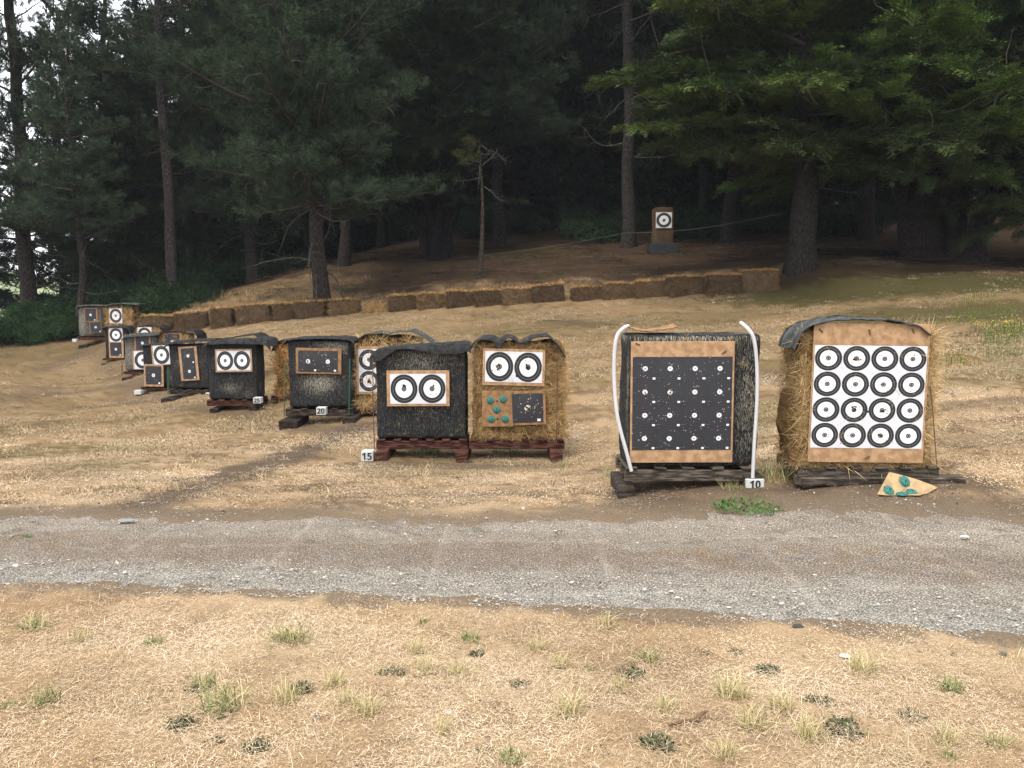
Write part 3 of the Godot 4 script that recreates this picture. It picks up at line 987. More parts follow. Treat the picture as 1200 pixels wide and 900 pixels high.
# ---------------------------------------------------------------- stands
func soft_box(w: float, h: float, dep: float, rad: float, N: int, amp: float, freq: float, seed_: int, ridge := 0.0, base := Color(1, 1, 1), var_ := 0.0) -> ArrayMesh:
	var mb := MB.new()
	var half := Vector3(w, h, dep) * 0.5
	var core := half - Vector3.ONE * rad
	var n := noise(seed_, freq, 3)
	for f in [[Vector3.RIGHT, Vector3.UP], [Vector3.LEFT, Vector3.UP], [Vector3.FORWARD, Vector3.UP], [Vector3.BACK, Vector3.UP], [Vector3.RIGHT, Vector3.FORWARD], [Vector3.RIGHT, Vector3.BACK]]:
		var ax: Vector3 = f[0]
		var ay: Vector3 = f[1]
		var az := ax.cross(ay)
		var p := PackedVector3Array()
		var c := PackedColorArray()
		for j in N:
			for i in N:
				var q := (ax * (2.0 * i / (N - 1.0) - 1.0) + ay * (2.0 * j / (N - 1.0) - 1.0) + az) * half
				var k := q.clamp(-core, core)
				var d := (q - k).normalized()
				var s := k + d * rad
				var e := n.get_noise_3d(s.x, s.y, s.z)
				var b := amp * e
				if ridge > 0 and absf(az.y) < 0.5:
					b += ridge * n.get_noise_3d(s.x * 14.0 + 30.0, s.y * 0.5, s.z * 14.0)
				p.append(s + d * b + Vector3(0, half.y, -half.z))
				var t := 1.0 + var_ * e * 2.0
				c.append(Color(base.r * t, base.g * t, base.b * t))
		mb.grid(p, c, N, N)
	return mb.mesh()

# straw sticking out of a box w x h x dep whose front lies at z = 0
func fuzz(parent: Node3D, w: float, h: float, dep: float, y0: float, count: int, m: Mesh, base: Color, seed_: int, size := 1.0, seams := []) -> void:
	var r := RandomNumberGenerator.new()
	r.seed = seed_
	var ts := []
	var cs := []
	for i in count:
		var k := r.randf()
		var p: Vector3
		var n: Vector3
		var rx := r.randf_range(-0.5, 0.5)
		var ry := r.randf() * 0.94
		var rz := r.randf()
		if k < 0.5:
			p = Vector3(rx * w, y0 + ry * h, 0.0); n = Vector3.BACK
		elif k < 0.63:
			p = Vector3(-w * 0.5, y0 + ry * h, -rz * dep); n = Vector3.LEFT
		elif k < 0.76:
			p = Vector3(w * 0.5, y0 + ry * h, -rz * dep); n = Vector3.RIGHT
		elif k < 0.86:
			p = Vector3(rx * w * 0.9, y0 + h - 0.05, -rz * dep); n = Vector3.UP
		else:
			p = Vector3(rx * w, y0, -rz * dep * 0.3); n = Vector3(0, -1, 0.4).normalized()
		n = (n + Vector3(r.randfn(0, 0.2), r.randfn(-0.1, 0.2), r.randfn(0, 0.2))).normalized()
		p -= n * 0.012
		var x := n.cross(Vector3(0.3, 0.91, 0.28)).normalized().rotated(n, r.randfn(0, 0.9))
		var s := size * r.randf_range(0.6, 1.25) * (0.45 if n.y > 0.7 else 1.0)
		ts.append(Transform3D(Basis(x, n, x.cross(n)).scaled(Vector3.ONE * s), p))
		var g := r.randf_range(0.7, 1.2)
		cs.append(Color(base.r * g, base.g * g, base.b * g))
	var o := many("loose_straw", m, M.blade, ts, cs, parent)
	o.set_meta("kind", "stuff")

var straw_near: ArrayMesh
var straw_far: ArrayMesh

func straw_butt(label: String, x0: float, x1: float, yt: float, yb: float, d: float, seed_: int, tone := Color(1, 1, 1)) -> void:
	var a := at(x0, yt, d)
	var b := at(x1, yb, d)
	var w := b.x - a.x
	var h := a.y - b.y
	var dep := 0.56
	var t := thing("straw_butt", label, "target butt", Vector3((a.x + b.x) * 0.5, b.y, -d))
	t.rotation.y = 0.0
	var c := Color(0.30, 0.19, 0.088) * tone  # core coloured darker than the loose straw, painting shade into the gaps
	for k in 2:
		var hh := h * (0.52 if k == 0 else 0.48)
		var y := 0.0 if k == 0 else h * 0.51
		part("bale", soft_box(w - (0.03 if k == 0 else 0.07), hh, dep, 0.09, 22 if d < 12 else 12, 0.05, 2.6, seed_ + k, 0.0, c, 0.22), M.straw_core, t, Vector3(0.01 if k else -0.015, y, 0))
	if d < 12: fuzz(t, w - 0.05, h, dep, 0.0, 1500, straw_near, tone, seed_ + 5, 1.0)
	else: fuzz(t, w - 0.05, h, dep, 0.0, 420, straw_far, tone, seed_ + 5, 1.0)

func black_butt(label: String, x0: float, x1: float, yt: float, yb: float, d: float, seed_: int, wear: Array, base_wear: float) -> void:
	var a := at(x0, yt, d)
	var b := at(x1, yb, d)
	var w := b.x - a.x
	var h := a.y - b.y
	var t := thing("painted_butt", label, "target butt", Vector3((a.x + b.x) * 0.5, b.y, -d))
	var m := StandardMaterial3D.new()
	m.resource_name = "black_painted_straw"
	m.albedo_texture = painted_bale_tex(seed_, wear, base_wear)
	m.roughness = 0.85
	m.metallic_specular = 0.2
	m.heightmap_enabled = true
	m.heightmap_texture = m.albedo_texture
	m.heightmap_scale = 0.8
	part("pressed_bale", soft_box(w, h, 0.55, 0.045, 40 if d < 12 else 24, 0.018, 1.8, seed_, 0.016), m, t)
	# side battens of the same black stuff, and straw ends breaking through
	var r := RandomNumberGenerator.new()
	r.seed = seed_
	var ts := []
	var cs := []
	for i in (160 if d < 12 else 40):
		var top := r.randf() < 0.45
		var p := Vector3(r.randf_range(-0.48, 0.48) * w, h - 0.01 if top else r.randf_range(0.02, h), r.randf_range(-0.3, 0.0) if top else 0.0)
		var n := Vector3.UP if top else Vector3(0, 0.5, 1).normalized()
		var x := n.cross(Vector3(0.3, 0.9, 0.28)).normalized().rotated(n, r.randf() * TAU)
		ts.append(Transform3D(Basis(x, n, x.cross(n)).scaled(Vector3.ONE * r.randf_range(0.15, 0.4)), p))
		var g := r.randf_range(0.05, 0.8)
		cs.append(Color(g, g, g * 0.95))
	var o := many("straw_ends", straw_near, M.blade, ts, cs, t)
	o.set_meta("kind", "stuff")

func cover(label: String, px: Array, d: float, zf: float, zb: float, drop: Array, mat_: Material, thick := 0.012, sag := 0.02) -> void:
	var cur := Curve2D.new()
	var P := []
	var ctr := Vector3.ZERO
	for i in px.size():
		var q := at(px[i][0], px[i][1], d - zf)
		P.append(q)
		ctr += q / px.size()
	ctr.z = -d
	for i in P.size():
		var a: Vector3 = P[maxi(i - 1, 0)]
		var b: Vector3 = P[mini(i + 1, P.size() - 1)]
		var tg := Vector2(b.x - a.x, b.y - a.y) / 6.0
		cur.add_point(Vector2(P[i].x - ctr.x, P[i].y - ctr.y), -tg, tg)
	var W := 44
	var zs := [zf + 0.012, zf, zf * 0.5, -0.08, -0.2, -0.34, zb]
	var n := noise(int(absf(px[0][0]) * 7.0), 2.2, 2)
	var up := PackedVector3Array()
	var dn := PackedVector3Array()
	for j in zs.size():
		for i in W:
			var s := i / (W - 1.0)
			var q := cur.sample_baked(cur.get_baked_length() * s)
			var y := q.y
			if j == 0:
				var f := s * (drop.size() - 1)
				var k := mini(int(f), drop.size() - 2)
				y -= lerpf(drop[k], drop[k + 1], f - k)
			var e := n.get_noise_2d(q.x * 1.5, zs[j] * 2.0) * sag * (0.3 + 0.7 * clampf(j / 3.0, 0, 1)) + 0.007 * n.get_noise_2d(q.x * 7.0 + 20.0, zs[j] * 5.0)
			up.append(Vector3(q.x, y + e, zs[j]))
	for j in zs.size():
		for i in W:
			var k := j * W + i
			var a := up[j * W + mini(i + 1, W - 1)] - up[j * W + maxi(i - 1, 0)]
			var b := up[mini(j + 1, zs.size() - 1) * W + i] - up[maxi(j - 1, 0) * W + i]
			dn.append(up[k] - a.cross(b).normalized() * thick)
	var mb := MB.new()
	mb.grid(up, PackedColorArray(), W, zs.size())
	for j in zs.size():      # underside: columns reversed
		for i in W / 2:
			var t := dn[j * W + i]
			dn[j * W + i] = dn[j * W + W - 1 - i]
			dn[j * W + W - 1 - i] = t
	mb.grid(dn, PackedColorArray(), W, zs.size())
	for j in [0, zs.size() - 1]:
		for i in W - 1:
			var a := up[j * W + i]
			var b := up[j * W + i + 1]
			var e := dn[j * W + W - 1 - i]
			var f := dn[j * W + W - 2 - i]
			if j == 0: mb.quad(e, f, b, a)
			else: mb.quad(a, b, f, e)
	for i in [0, W - 1]:
		for j in zs.size() - 1:
			var a := up[j * W + i]
			var b := up[(j + 1) * W + i]
			var e := dn[j * W + W - 1 - i]
			var f := dn[(j + 1) * W + W - 1 - i]
			if i == 0: mb.quad(b, e, e, a) if false else mb.quad(f, e, a, b)
			else: mb.quad(e, f, b, a)
	single("cover_mat", mb.mesh(), mat_, ctr, label, "cover")

func board(label: String, rect: Array, d: float, mat_: Material, sheets: Array, roll := 0.0, called := "target_board") -> Node3D:
	# rect: pixel x0, y0, x1, y1 of the backing; sheets: [x0, y0, x1, y1, texture]
	var dist := d - 0.045
	var a := at(rect[0], rect[1], dist)
	var b := at(rect[2], rect[3], dist)
	var o := Vector3((a.x + b.x) * 0.5, b.y, -dist)
	var t := thing(called, label, "target", o)
	t.rotation.z = roll
	var mb := MB.new()
	var h := a.y - b.y
	mb.box(Vector3(0, h * 0.5, 0), Vector3(b.x - a.x, h, 0.012), Basis.IDENTITY, 0.003)
	var back := part("backing", mb.mesh(), mat_, t)
	for s in sheets:
		var e := at(s[0], s[1], dist) - o
		var f := at(s[2], s[3], dist) - o
		var m := StandardMaterial3D.new()
		m.resource_name = "printed_paper"
		m.albedo_texture = s[4]
		m.roughness = s[5] if s.size() > 5 else 0.6
		m.metallic_specular = 0.3
		m.texture_repeat = false
		var q := MB.new()
		# sheet bows very slightly between its pins
		var N := 9
		var p := PackedVector3Array()
		for j in N:
			for i in N:
				var u := i / (N - 1.0)
				var v := j / (N - 1.0)
				p.append(Vector3(lerpf(e.x, f.x, u), lerpf(f.y, e.y, v), 0.009 + 0.012 * (sin(u * PI) * sin(v * PI)) * (1.0 if s.size() > 5 else 0.35) + 0.001 * sin(u * 17.0 + v * 11.0)))
		q.grid(p, PackedColorArray(), N, N)
		part("paper_target", q.mesh(), m, back)
	return t

func nails(t: Node3D, list: Array, d: float) -> void:
	for a in list:
		var q := at(a[0], a[1], d - 0.05) - t.position
		var mb := MB.new()
		mb.box(Vector3.ZERO, Vector3(0.045, 0.010, 0.008), Basis(Vector3.BACK, a[2]), 0.002)
		part("nail_strip", mb.mesh(), M.rusty, t, q + Vector3(0, 0, 0.006))

func rosette(t: Node3D, where: Vector3, r: float, tilt: Basis) -> void:
	var mb := MB.new()
	var S := 24
	var R := 5
	var p := PackedVector3Array()
	for j in R + 1:
		for i in S + 1:
			var a := TAU * (i % S) / S
			var e := j / float(R)
			var rr := r * sin(e * PI * 0.5) * (1.0 + 0.10 * cos(a * 8.0) * e)
			p.append(tilt * Vector3(cos(a) * rr, sin(a) * rr, r * 0.42 * cos(e * PI * 0.5) * (1.0 - 0.15 * cos(a * 8.0) * e)))
	mb.grid(p, PackedColorArray(), S + 1, R + 1)
	var dome := part("teal_rosette", mb.mesh(), M.teal, t, where)
	var k := MB.new()
	k.tube([Vector3.ZERO, tilt * Vector3(0, 0, r * 0.47)], [r * 0.16, r * 0.10], 8)
	part("rosette_hole", k.mesh(), M.hole, dome)

func wood_mesh(size: Vector3, c: Color, seed_: int) -> ArrayMesh:
	var r := RandomNumberGenerator.new()
	r.seed = seed_
	var mb := MB.new()
	mb.col = c * r.randf_range(0.8, 1.15)
	mb.box(Vector3.ZERO, size, Basis(Vector3.UP, r.randfn(0, 0.008)), 0.007, 0.006, r)
	return mb.mesh()

func pallet(label: String, x0: float, x1: float, ytop: float, d: float, c: Color, sleepers: Array, sc: Color, seed_: int, lift := 0.0) -> void:
	var a := at(x0, ytop, d)
	var b := at(x1, ytop, d)
	var cx := (a.x + b.x) * 0.5
	var g := gy(cx, -d)
	var t := thing("pallet", label, "pallet", Vector3(cx, g, -d))
	var w := b.x - a.x
	var top := maxf(a.y - g, 0.1) - 0.004
	var sh := clampf(top * 0.48, 0.05, 0.10)
	var n := maxi(5, int(w / 0.19))
	for i in n:
		var x := lerpf(-w * 0.5 + 0.06, w * 0.5 - 0.06, i / (n - 1.0))
		part("deck_board", wood_mesh(Vector3(0.10, 0.022, 0.66), c, seed_ + i), M.wood, t, Vector3(x, top - 0.011, -0.27))
	for i in 3:
		part("stringer", wood_mesh(Vector3(w, sh, 0.045), c, seed_ + 20 + i), M.wood, t, Vector3(0, top - 0.024 - sh * 0.5, 0.02 - i * 0.29))
	var rest := top - 0.026 - sh
	for i in sleepers.size():
		var s = sleepers[i]
		var q := at(s[0], ytop, d - s[1])
		var wd: float = s[2]
		var hh := rest + 0.07
		if s.size() > 3: hh = s[3] + 0.07
		part("sleeper", wood_mesh(Vector3(wd, hh, s[1] + 0.55), sc, seed_ + 40 + i), M.wood, t, Vector3(q.x - cx, hh * 0.5 - 0.07 + (gy(q.x, -d + 0.1) - g), (s[1] - 0.55) * 0.5))

func rod(called: String, label: String, pts: Array, rad: float, mat_: Material, cat := "rod", smooth := 1) -> void:
	var mb := MB.new()
	var o: Vector3 = pts[0]
	var P := []
	for i in pts.size() - 1:
		for k in smooth:
			var t := k / float(smooth)
			var p: Vector3 = pts[i].cubic_interpolate(pts[i + 1], pts[maxi(i - 1, 0)], pts[mini(i + 2, pts.size() - 1)], t)
			P.append(p - o)
	P.append(pts[-1] - o)
	var R := []
	for p in P: R.append(rad)
	mb.tube(P, R, 8)
	single(called, mb.mesh(), mat_, o, label, cat)

func number_block(label: String, px: float, py: float, d: float, wpx: float, hpx: float, text: String) -> void:
	var w := wpx / F * d
	var h := hpx / F * d
	var c := at(px, py, d)
	var t := thing("number_block", label, "number marker", Vector3(c.x, c.y - h * 0.5, c.z))
	var mb := MB.new()
	mb.box(Vector3(0, h * 0.5, -0.08), Vector3(w, h, 0.16), Basis.IDENTITY, 0.006)
	var bl := part("block", mb.mesh(), M.paint_white, t)
	if text:
		var f := SystemFont.new()
		f.font_names = PackedStringArray(["Droid Sans"])
		f.font_weight = 700
		var tm := TextMesh.new()
		tm.text = text
		tm.font = f
		tm.font_size = 64
		tm.pixel_size = h * 0.95 / 64.0
		tm.depth = 0.004
		part("digits", tm, M.ink, bl, Vector3(0, h * 0.52, 0.003))

const RED := Color(0.115, 0.05, 0.038)
const GREY := Color(0.15, 0.125, 0.10)
const DARK := Color(0.055, 0.042, 0.035)

func make_stands() -> void:
	straw_near = blades(18, 0.05, 0.05, 0.15, 0.0038, 2, 26, [Color(0.55, 0.38, 0.18), Color(0.45, 0.30, 0.13), Color(0.62, 0.46, 0.24), Color(0.30, 0.18, 0.08)], 501)
	straw_far = blades(16, 0.07, 0.08, 0.2, 0.009, 4, 45, [Color(0.50, 0.34, 0.16), Color(0.42, 0.27, 0.12), Color(0.56, 0.41, 0.21), Color(0.26, 0.16, 0.08)], 502)
	# A: gold straw butt with the sixteen white faces
	straw_butt("gold straw butt wearing the sheet of sixteen white ring targets", 938, 1093, 381, 546, 7.15, 11)
	cover("grey rubber mat curving down the left side of the gold straw butt", [[930, 409], [932, 401], [939, 388], [951, 379], [975, 374], [1010, 373], [1050, 375], [1078, 381], [1091, 392]], 7.15, 0.07, -0.3, [0.0, 0.01, 0.008, 0.0, 0.01], M.pale_rubber, 0.011)
	var t := board("sheet of sixteen black and white ring targets on cardboard", [952, 379, 1081, 542], 7.15, M.cardboard, [[953, 405, 1079, 525, face_tex(4, 4, true, 150, 901, 6, [[0.375, 0.125, 9], [0.375, 0.62, 14], [0.62, 0.62, 4], [0.625, 0.875, 3], [0.48, 0.37, 5], [0.48, 0.63, 5], [0.69, 0.42, 4]])]], -0.012)
	nails(t, [[960, 388, -0.7], [1017, 389, -1.3], [1068, 387, -1.1], [1016, 536, 0.5]], 7.15)
	pallet("dark weathered pallet under the gold straw butt", 934, 1099, 545, 7.15, GREY * 0.75, [[948, 0.05, 0.1], [1010, 0.03, 0.1], [1085, 0.05, 0.1]], DARK, 1000)
	var pl := MB.new()
	pl.col = GREY
	pl.box(Vector3.ZERO, Vector3(1.42, 0.075, 0.14), Basis.IDENTITY, 0.012, 0.012, rng)
	var q := on_ground(1030, 567)
	single("ground_beam", pl.mesh(), M.wood, q + Vector3(0, 0.02, 0), "long weathered beam lying before the gold straw butt", "beam").rotation.y = 0.02
	rod("wire_rod", "thin rusty rod standing at the right side of the gold straw butt", [at(1098, 548, 7.1), at(1093, 480, 7.1), at(1090, 452, 7.12)], 0.004, M.rusty)
	# B: black butt with the sixteen dark faces
	black_butt("black painted butt with white hose down both sides", 737, 887, 392, 546, 7.4, 12, [[0.5, 0.0, 0.6, 0.05, 0.9], [0.92, 0.45, 0.09, 0.5, 0.5], [0.06, 0.5, 0.07, 0.5, 0.35]], 0.10)
	t = board("black sheet of sixteen white spots on cardboard", [740, 400, 858, 542], 7.4, M.cardboard, [[742, 418, 856, 527, face_tex(4, 4, false, 130, 902, 14, [[0.125, 0.13, 5], [0.375, 0.38, 4], [0.125, 0.37, 2]]), 0.32]], 0.004)
	nails(t, [[849, 413, 0.6], [748, 403, -0.4]], 7.4)
	pallet("grey weathered pallet under the black butt with the hose", 731, 882, 546, 7.4, GREY, [[735, 0.12, 0.14, 0.1], [884, 0.1, 0.15, 0.1]], GREY * 0.55, 1100)
	rod("white_hose", "white hose bent over the left edge of the black butt", [at(740, 552, 7.3), at(735, 533, 7.3), at(724, 490, 7.31), at(720, 450, 7.33), at(720, 415, 7.33), at(723, 394, 7.33), at(730, 385, 7.36), at(736, 382, 7.45)], 0.016, M.hose, "hose", 5)
	rod("white_hose", "white hose bent over the right edge of the black butt", [at(882, 560, 7.3), at(884, 520, 7.3), at(887, 470, 7.31), at(887, 430, 7.32), at(884, 400, 7.32), at(878, 387, 7.34), at(868, 378, 7.45)], 0.016, M.hose, "hose", 5)
	cover("curled brown cardboard scrap on top of the black butt with the hose", [[734, 382], [745, 386], [765, 388], [780, 386], [794, 382]], 7.4, -0.02, -0.4, [0.0, 0.0], M.old_cardboard, 0.006)
	number_block("white block painted with number ten", 885, 568, 7.27, 22, 13, "10")
	# C: stand fifteen
	black_butt("black painted butt on the number fifteen stand", 440, 546, 409, 514, 10.9, 13, [[0.5, 0.12, 0.35, 0.2, 0.55], [0.5, 0.6, 0.3, 0.1, 0.3]], 0.06)
	cover("dark rubber mat hanging over the butt of stand fifteen", [[433, 419], [438, 411], [455, 408], [490, 405], [525, 403], [548, 403], [552, 409]], 10.9, 0.1, -0.6, [0.16, 0.13, 0.03, 0.04, 0.09, 0.13, 0.13, 0.06], M.rubber, 0.009)
	board("pair of white ring targets on a cardboard frame on stand fifteen", [453, 434, 527, 476], 10.9, M.cardboard, [[457, 438, 523, 473, face_tex(2, 1, true, 150, 903, 4, [[0.25, 0.5, 2], [0.75, 0.5, 3]])]], 0.004)
	straw_butt("straw butt with teal rosettes and three target boards", 554, 663, 400, 513, 10.9, 14, Color(0.86, 0.82, 0.78))
	cover("wavy dark rubber mat on the straw butt with teal rosettes", [[551, 406], [557, 400], [565, 396], [577, 395], [584, 399], [593, 394], [602, 397], [610, 401], [618, 398], [626, 394], [643, 394], [653, 402], [663, 417]], 10.9, 0.08, -0.62, [0.02, 0.0, 0.03, 0.10, 0.0, 0.02, 0.02, 0.0, 0.01, 0.02, 0.03], M.rubber, 0.009)
	board("pair of torn white ring targets above the teal rosettes", [565, 409, 638, 452], 10.9, M.cardboard, [[568, 412, 635, 448, face_tex(2, 1, true, 150, 904, 7, [[0.25, 0.5, 9], [0.75, 0.5, 16], [0.6, 0.78, 2]])]], -0.025)
	t = board("square cardboard with five teal rosettes", [565, 458, 602, 500], 10.9, M.old_cardboard, [], 0.01, "rosette_board")
	for a in [[575, 469], [590, 468], [582, 480], [576, 491], [592, 491]]:
		rosette(t, at(a[0], a[1], 10.855) - t.position + Vector3(0, 0, 0.007), 0.048, Basis.IDENTITY)
	for a in [[583, 470], [583, 491]]:
		var k := MB.new()
		k.tube([Vector3.ZERO, Vector3(0, 0, 0.003)], [0.012, 0.012], 8)
		part("arrow_hole", k.mesh(), M.hole, t, at(a[0], a[1], 10.855) - t.position + Vector3(0, 0, 0.006))
	board("dark square target beside the teal rosettes", [603, 458, 640, 498], 10.88, M.old_cardboard, [[601, 461, 637, 495, face_tex(1, 1, false, 160, 905, 40, [[0.5, 0.5, 12]]), 0.45]], 0.03)
	pallet("red brown pallet under the number fifteen butt", 441, 548, 514, 10.9, RED, [[446, 0.3, 0.15], [541, 0.3, 0.15]], RED * 1.2, 1200)
	pallet("red brown pallet under the straw butt with teal rosettes", 550, 661, 514, 10.9, RED, [[652, 0.3, 0.15]], RED * 1.2, 1300)
	number_block("white block painted with number fifteen", 430, 535, 10.55, 14, 12, "15")
	rod("wire_rod", "thin rusty rod before the left edge of stand fifteen", [at(439, 527, 10.7), at(437, 470, 10.75), at(437, 420, 10.78)], 0.006, M.rusty)
	rod("wire_rod", "thin rusty rod before the straw butt with teal rosettes", [at(652, 520, 10.78), at(653, 470, 10.8), at(653, 425, 10.8)], 0.006, M.rusty)
	# D: stand twenty
	black_butt("black butt rubbed bare below its dark double target", 337, 410, 399, 477, 14.4, 15, [[0.5, 0.62, 0.28, 0.16, 0.95], [0.75, 0.08, 0.3, 0.09, 0.8]], 0.06)
	cover("dark mat lying flat on the butt rubbed bare below its target", [[331, 404], [335, 398], [345, 396], [365, 396], [390, 395], [410, 396], [415, 400]], 14.4, 0.07, -0.6, [0.03, 0.02, 0.02, 0.03, 0.05], M.rubber, 0.009)
	board("dark double target in a brown cardboard frame on stand twenty", [346, 408, 400, 438], 14.4, M.old_cardboard, [[349, 411, 396, 436, face_tex(2, 1, false, 120, 906, 18, [[0.25, 0.5, 3]]), 0.45]], -0.02)
	straw_butt("straw butt half hidden behind the number fifteen butt", 414, 492, 393, 479, 14.7, 16)
	cover("arched grey mat over the straw butt behind stand fifteen", [[411, 404], [418, 397], [428, 391], [440, 389], [455, 391], [468, 388], [482, 387], [494, 392], [506, 402]], 14.7, 0.07, -0.62, [0.0, 0.02, 0.0, 0.02, 0.0], M.pale_rubber, 0.010)
	board("stacked white ring targets half hidden behind the number fifteen butt", [417, 406, 472, 462], 14.7, M.cardboard, [[420, 409, 469, 459, face_tex(2, 2, true, 100, 907, 6, [[0.25, 0.75, 14]])]], 0.0)
	pallet("dark pallet under the butt rubbed bare below its target", 335, 414, 478, 14.4, DARK * 1.4, [[337, 0.32, 0.3, 0.14], [409, 0.3, 0.22, 0.12]], DARK, 1400)
	pallet("red brown pallet under the half hidden straw butt", 414, 492, 480, 14.7, RED, [[420, 0.1, 0.15], [485, 0.1, 0.15]], RED, 1450)
	number_block("white block painted with number twenty", 376, 482, 14.2, 11, 9, "20")
	rod("marker_rod", "green rod standing at the left edge of stand twenty", [at(333, 488, 14.15), at(335, 420, 14.2)], 0.008, M.green_rod)
	rod("marker_rod", "green rod standing at the right edge of stand twenty", [at(409, 486, 14.15), at(410, 420, 14.2)], 0.009, M.green_rod)
	# E: stand twenty-five
	black_butt("black butt with a cardboard framed white pair on stand twenty-five", 243, 302, 402, 468, 16.3, 17, [[0.45, 0.78, 0.2, 0.1, 0.5], [0.8, 0.9, 0.08, 0.1, 0.4]], 0.05)
	cover("dark mat drooping over the butt of stand twenty-five", [[237, 406], [242, 401], [260, 399], [285, 398], [304, 396], [312, 398], [317, 406]], 16.3, 0.12, -0.6, [0.04, 0.06, 0.07, 0.09, 0.12, 0.1], M.rubber, 0.009)
	board("pair of white ring targets on stand twenty-five", [252, 409, 296, 436], 16.3, M.cardboard, [[254, 411, 294, 434, face_tex(2, 1, true, 110, 908, 2)]], 0.01)
	straw_butt("straw butt showing its left edge beside stand twenty", 322, 394, 400, 468, 16.8, 18, Color(0.9, 0.75, 0.6))
	cover("dark mat on the straw butt behind stand twenty", [[318, 412], [321, 402], [330, 398], [350, 397], [380, 397], [396, 398]], 16.8, 0.05, -0.6, [0.02, 0.0, 0.0], M.rubber, 0.009)
	pallet("red brown pallet under stand twenty-five", 243, 304, 468, 16.3, RED, [[250, 0.12, 0.16], [296, 0.12, 0.16]], DARK, 1500)
	pallet("red brown pallet under the straw butt behind stand twenty", 318, 394, 468, 16.8, RED, [[324, 0.12, 0.16], [386, 0.12, 0.16]], DARK, 1550)
	number_block("white block painted with number twenty-five", 301, 469.5, 16.1, 9, 7, "25")
	# F: stand thirty
	black_butt("black butt with a tall narrow dark target on stand thirty", 199, 245, 404, 455, 19.3, 19, [[0.45, 0.4, 0.35, 0.2, 0.55]], 0.06)
	cover("dark mat over the butt of stand thirty", [[192, 406], [197, 401], [215, 399], [235, 398], [248, 398]], 19.3, 0.1, -0.6, [0.05, 0.05, 0.04, 0.04], M.rubber, 0.009)
	board("tall narrow dark target in a cardboard frame on stand thirty", [211, 406, 234, 446], 19.3, M.cardboard, [[214, 408, 231, 444, face_tex(1, 2, false, 90, 909, 12)]], 0.06)
	black_butt("black butt mostly hidden behind stand twenty-five", 251, 300, 399, 455, 19.6, 20, [], 0.05)
	cover("rounded dark mat showing above stand twenty-five", [[247, 399], [262, 397], [282, 393], [298, 391], [306, 397]], 19.6, 0.08, -0.7, [0.03, 0.03], M.rubber, 0.016)
	pallet("dark pallet under stand thirty", 199, 245, 456, 19.3, DARK * 1.5, [[196, 0.3, 0.3], [240, 0.2, 0.2]], DARK, 1600)
	pallet("dark pallet hidden behind stand twenty-five", 251, 300, 456, 19.6, DARK * 1.5, [[256, 0.1, 0.2], [294, 0.1, 0.2]], DARK, 1650)
	number_block("white block painted with number thirty", 244, 464, 19.0, 7, 7, "30")
	rod("marker_rod", "green rod standing at the left edge of stand thirty", [at(197, 463, 19.1), at(197, 430, 19.15)], 0.012, M.green_rod)
	# G
	black_butt("black butt with a white ring target above a framed dark one", 167, 212, 405, 453, 22.0, 21, [[0.8, 0.7, 0.2, 0.3, 0.3]], 0.04)
	cover("thin dark mat on the butt with white above framed dark target", [[165, 407], [168, 404], [185, 403], [214, 402]], 22.0, 0.05, -0.6, [0.02, 0.02], M.rubber, 0.009)
	board("white ring target leaning out beside stand thirty", [178, 404, 200, 428], 22.0, M.cardboard, [[180, 405, 200, 427, face_tex(1, 1, true, 110, 910, 2)]], 0.05)
	board("dark square target framed in cardboard below the leaning white one", [168, 427, 192, 453], 21.95, M.cardboard, [[170, 429, 189.5, 450.5, face_tex(1, 1, false, 100, 911, 4)]], -0.02)
	pallet("red brown pallet under the butt with the framed dark target", 166, 212, 453.5, 22.0, RED, [[170, 0.2, 0.2], [206, 0.1, 0.2]], DARK, 1700)
	number_block("small white block before the framed dark target", 161, 460, 21.7, 8, 5, "")
	# H
	black_butt("grey worn butt between two white targets", 145, 184, 394, 434, 25.5, 22, [[0.15, 0.5, 0.3, 0.6, 0.9], [0.9, 0.3, 0.2, 0.5, 0.6]], 0.3)
	cover("pale grey mat on the grey worn butt", [[142, 398], [146, 392], [160, 391], [186, 389]], 25.5, 0.12, -0.6, [0.08, 0.09, 0.1], M.pale_rubber, 0.010)
	board("dark square target on the grey worn butt", [157, 393, 177, 411], 25.5, M.old_cardboard, [[159, 394, 175, 410, face_tex(1, 1, false, 90, 912, 4)]])
	board("white ring target low on the grey worn butt", [155, 411, 179, 433], 25.5, M.cardboard, [[157, 411.5, 178, 432.5, face_tex(1, 1, true, 90, 913, 2)]])
	straw_butt("straw butt with a dark target beside the grey worn butt", 188, 223, 390, 434, 25.7, 23)
	cover("dark mat rolled over the right side of the straw butt with dark target", [[184, 398], [188, 390], [200, 388], [216, 387], [226, 387], [231, 392], [232, 398]], 25.7, 0.08, -0.7, [0.02, 0.0, 0.0, 0.05, 0.08], M.rubber, 0.018)
	board("dark square target on the straw butt beside the grey worn one", [191, 390, 214, 412], 25.7, M.old_cardboard, [[193, 391.5, 211, 410, face_tex(1, 1, false, 90, 914, 4)]])
	pallet("red brown pallet under the grey worn butt", 145, 184, 435, 25.5, RED, [[148, 0.25, 0.3], [180, 0.1, 0.2]], DARK, 1800)
	pallet("red brown pallet under the straw butt with dark target", 188, 223, 435, 25.7, RED, [[192, 0.1, 0.2], [219, 0.1, 0.2]], DARK, 1850)
	rod("marker_rod", "thin grey rod before the grey worn butt", [at(143, 440, 25.2), at(143, 424, 25.2)], 0.014, M.rusty)
	# I
	black_butt("narrow black butt with a white target over a dark one", 122, 150, 384, 420, 28.5, 24, [], 0.04)
	cover("dark mat on the narrow black butt", [[118, 385], [121, 383], [135, 382], [149, 382], [153, 388]], 28.5, 0.1, -0.6, [0.03, 0.04, 0.05, 0.12], M.rubber, 0.018)
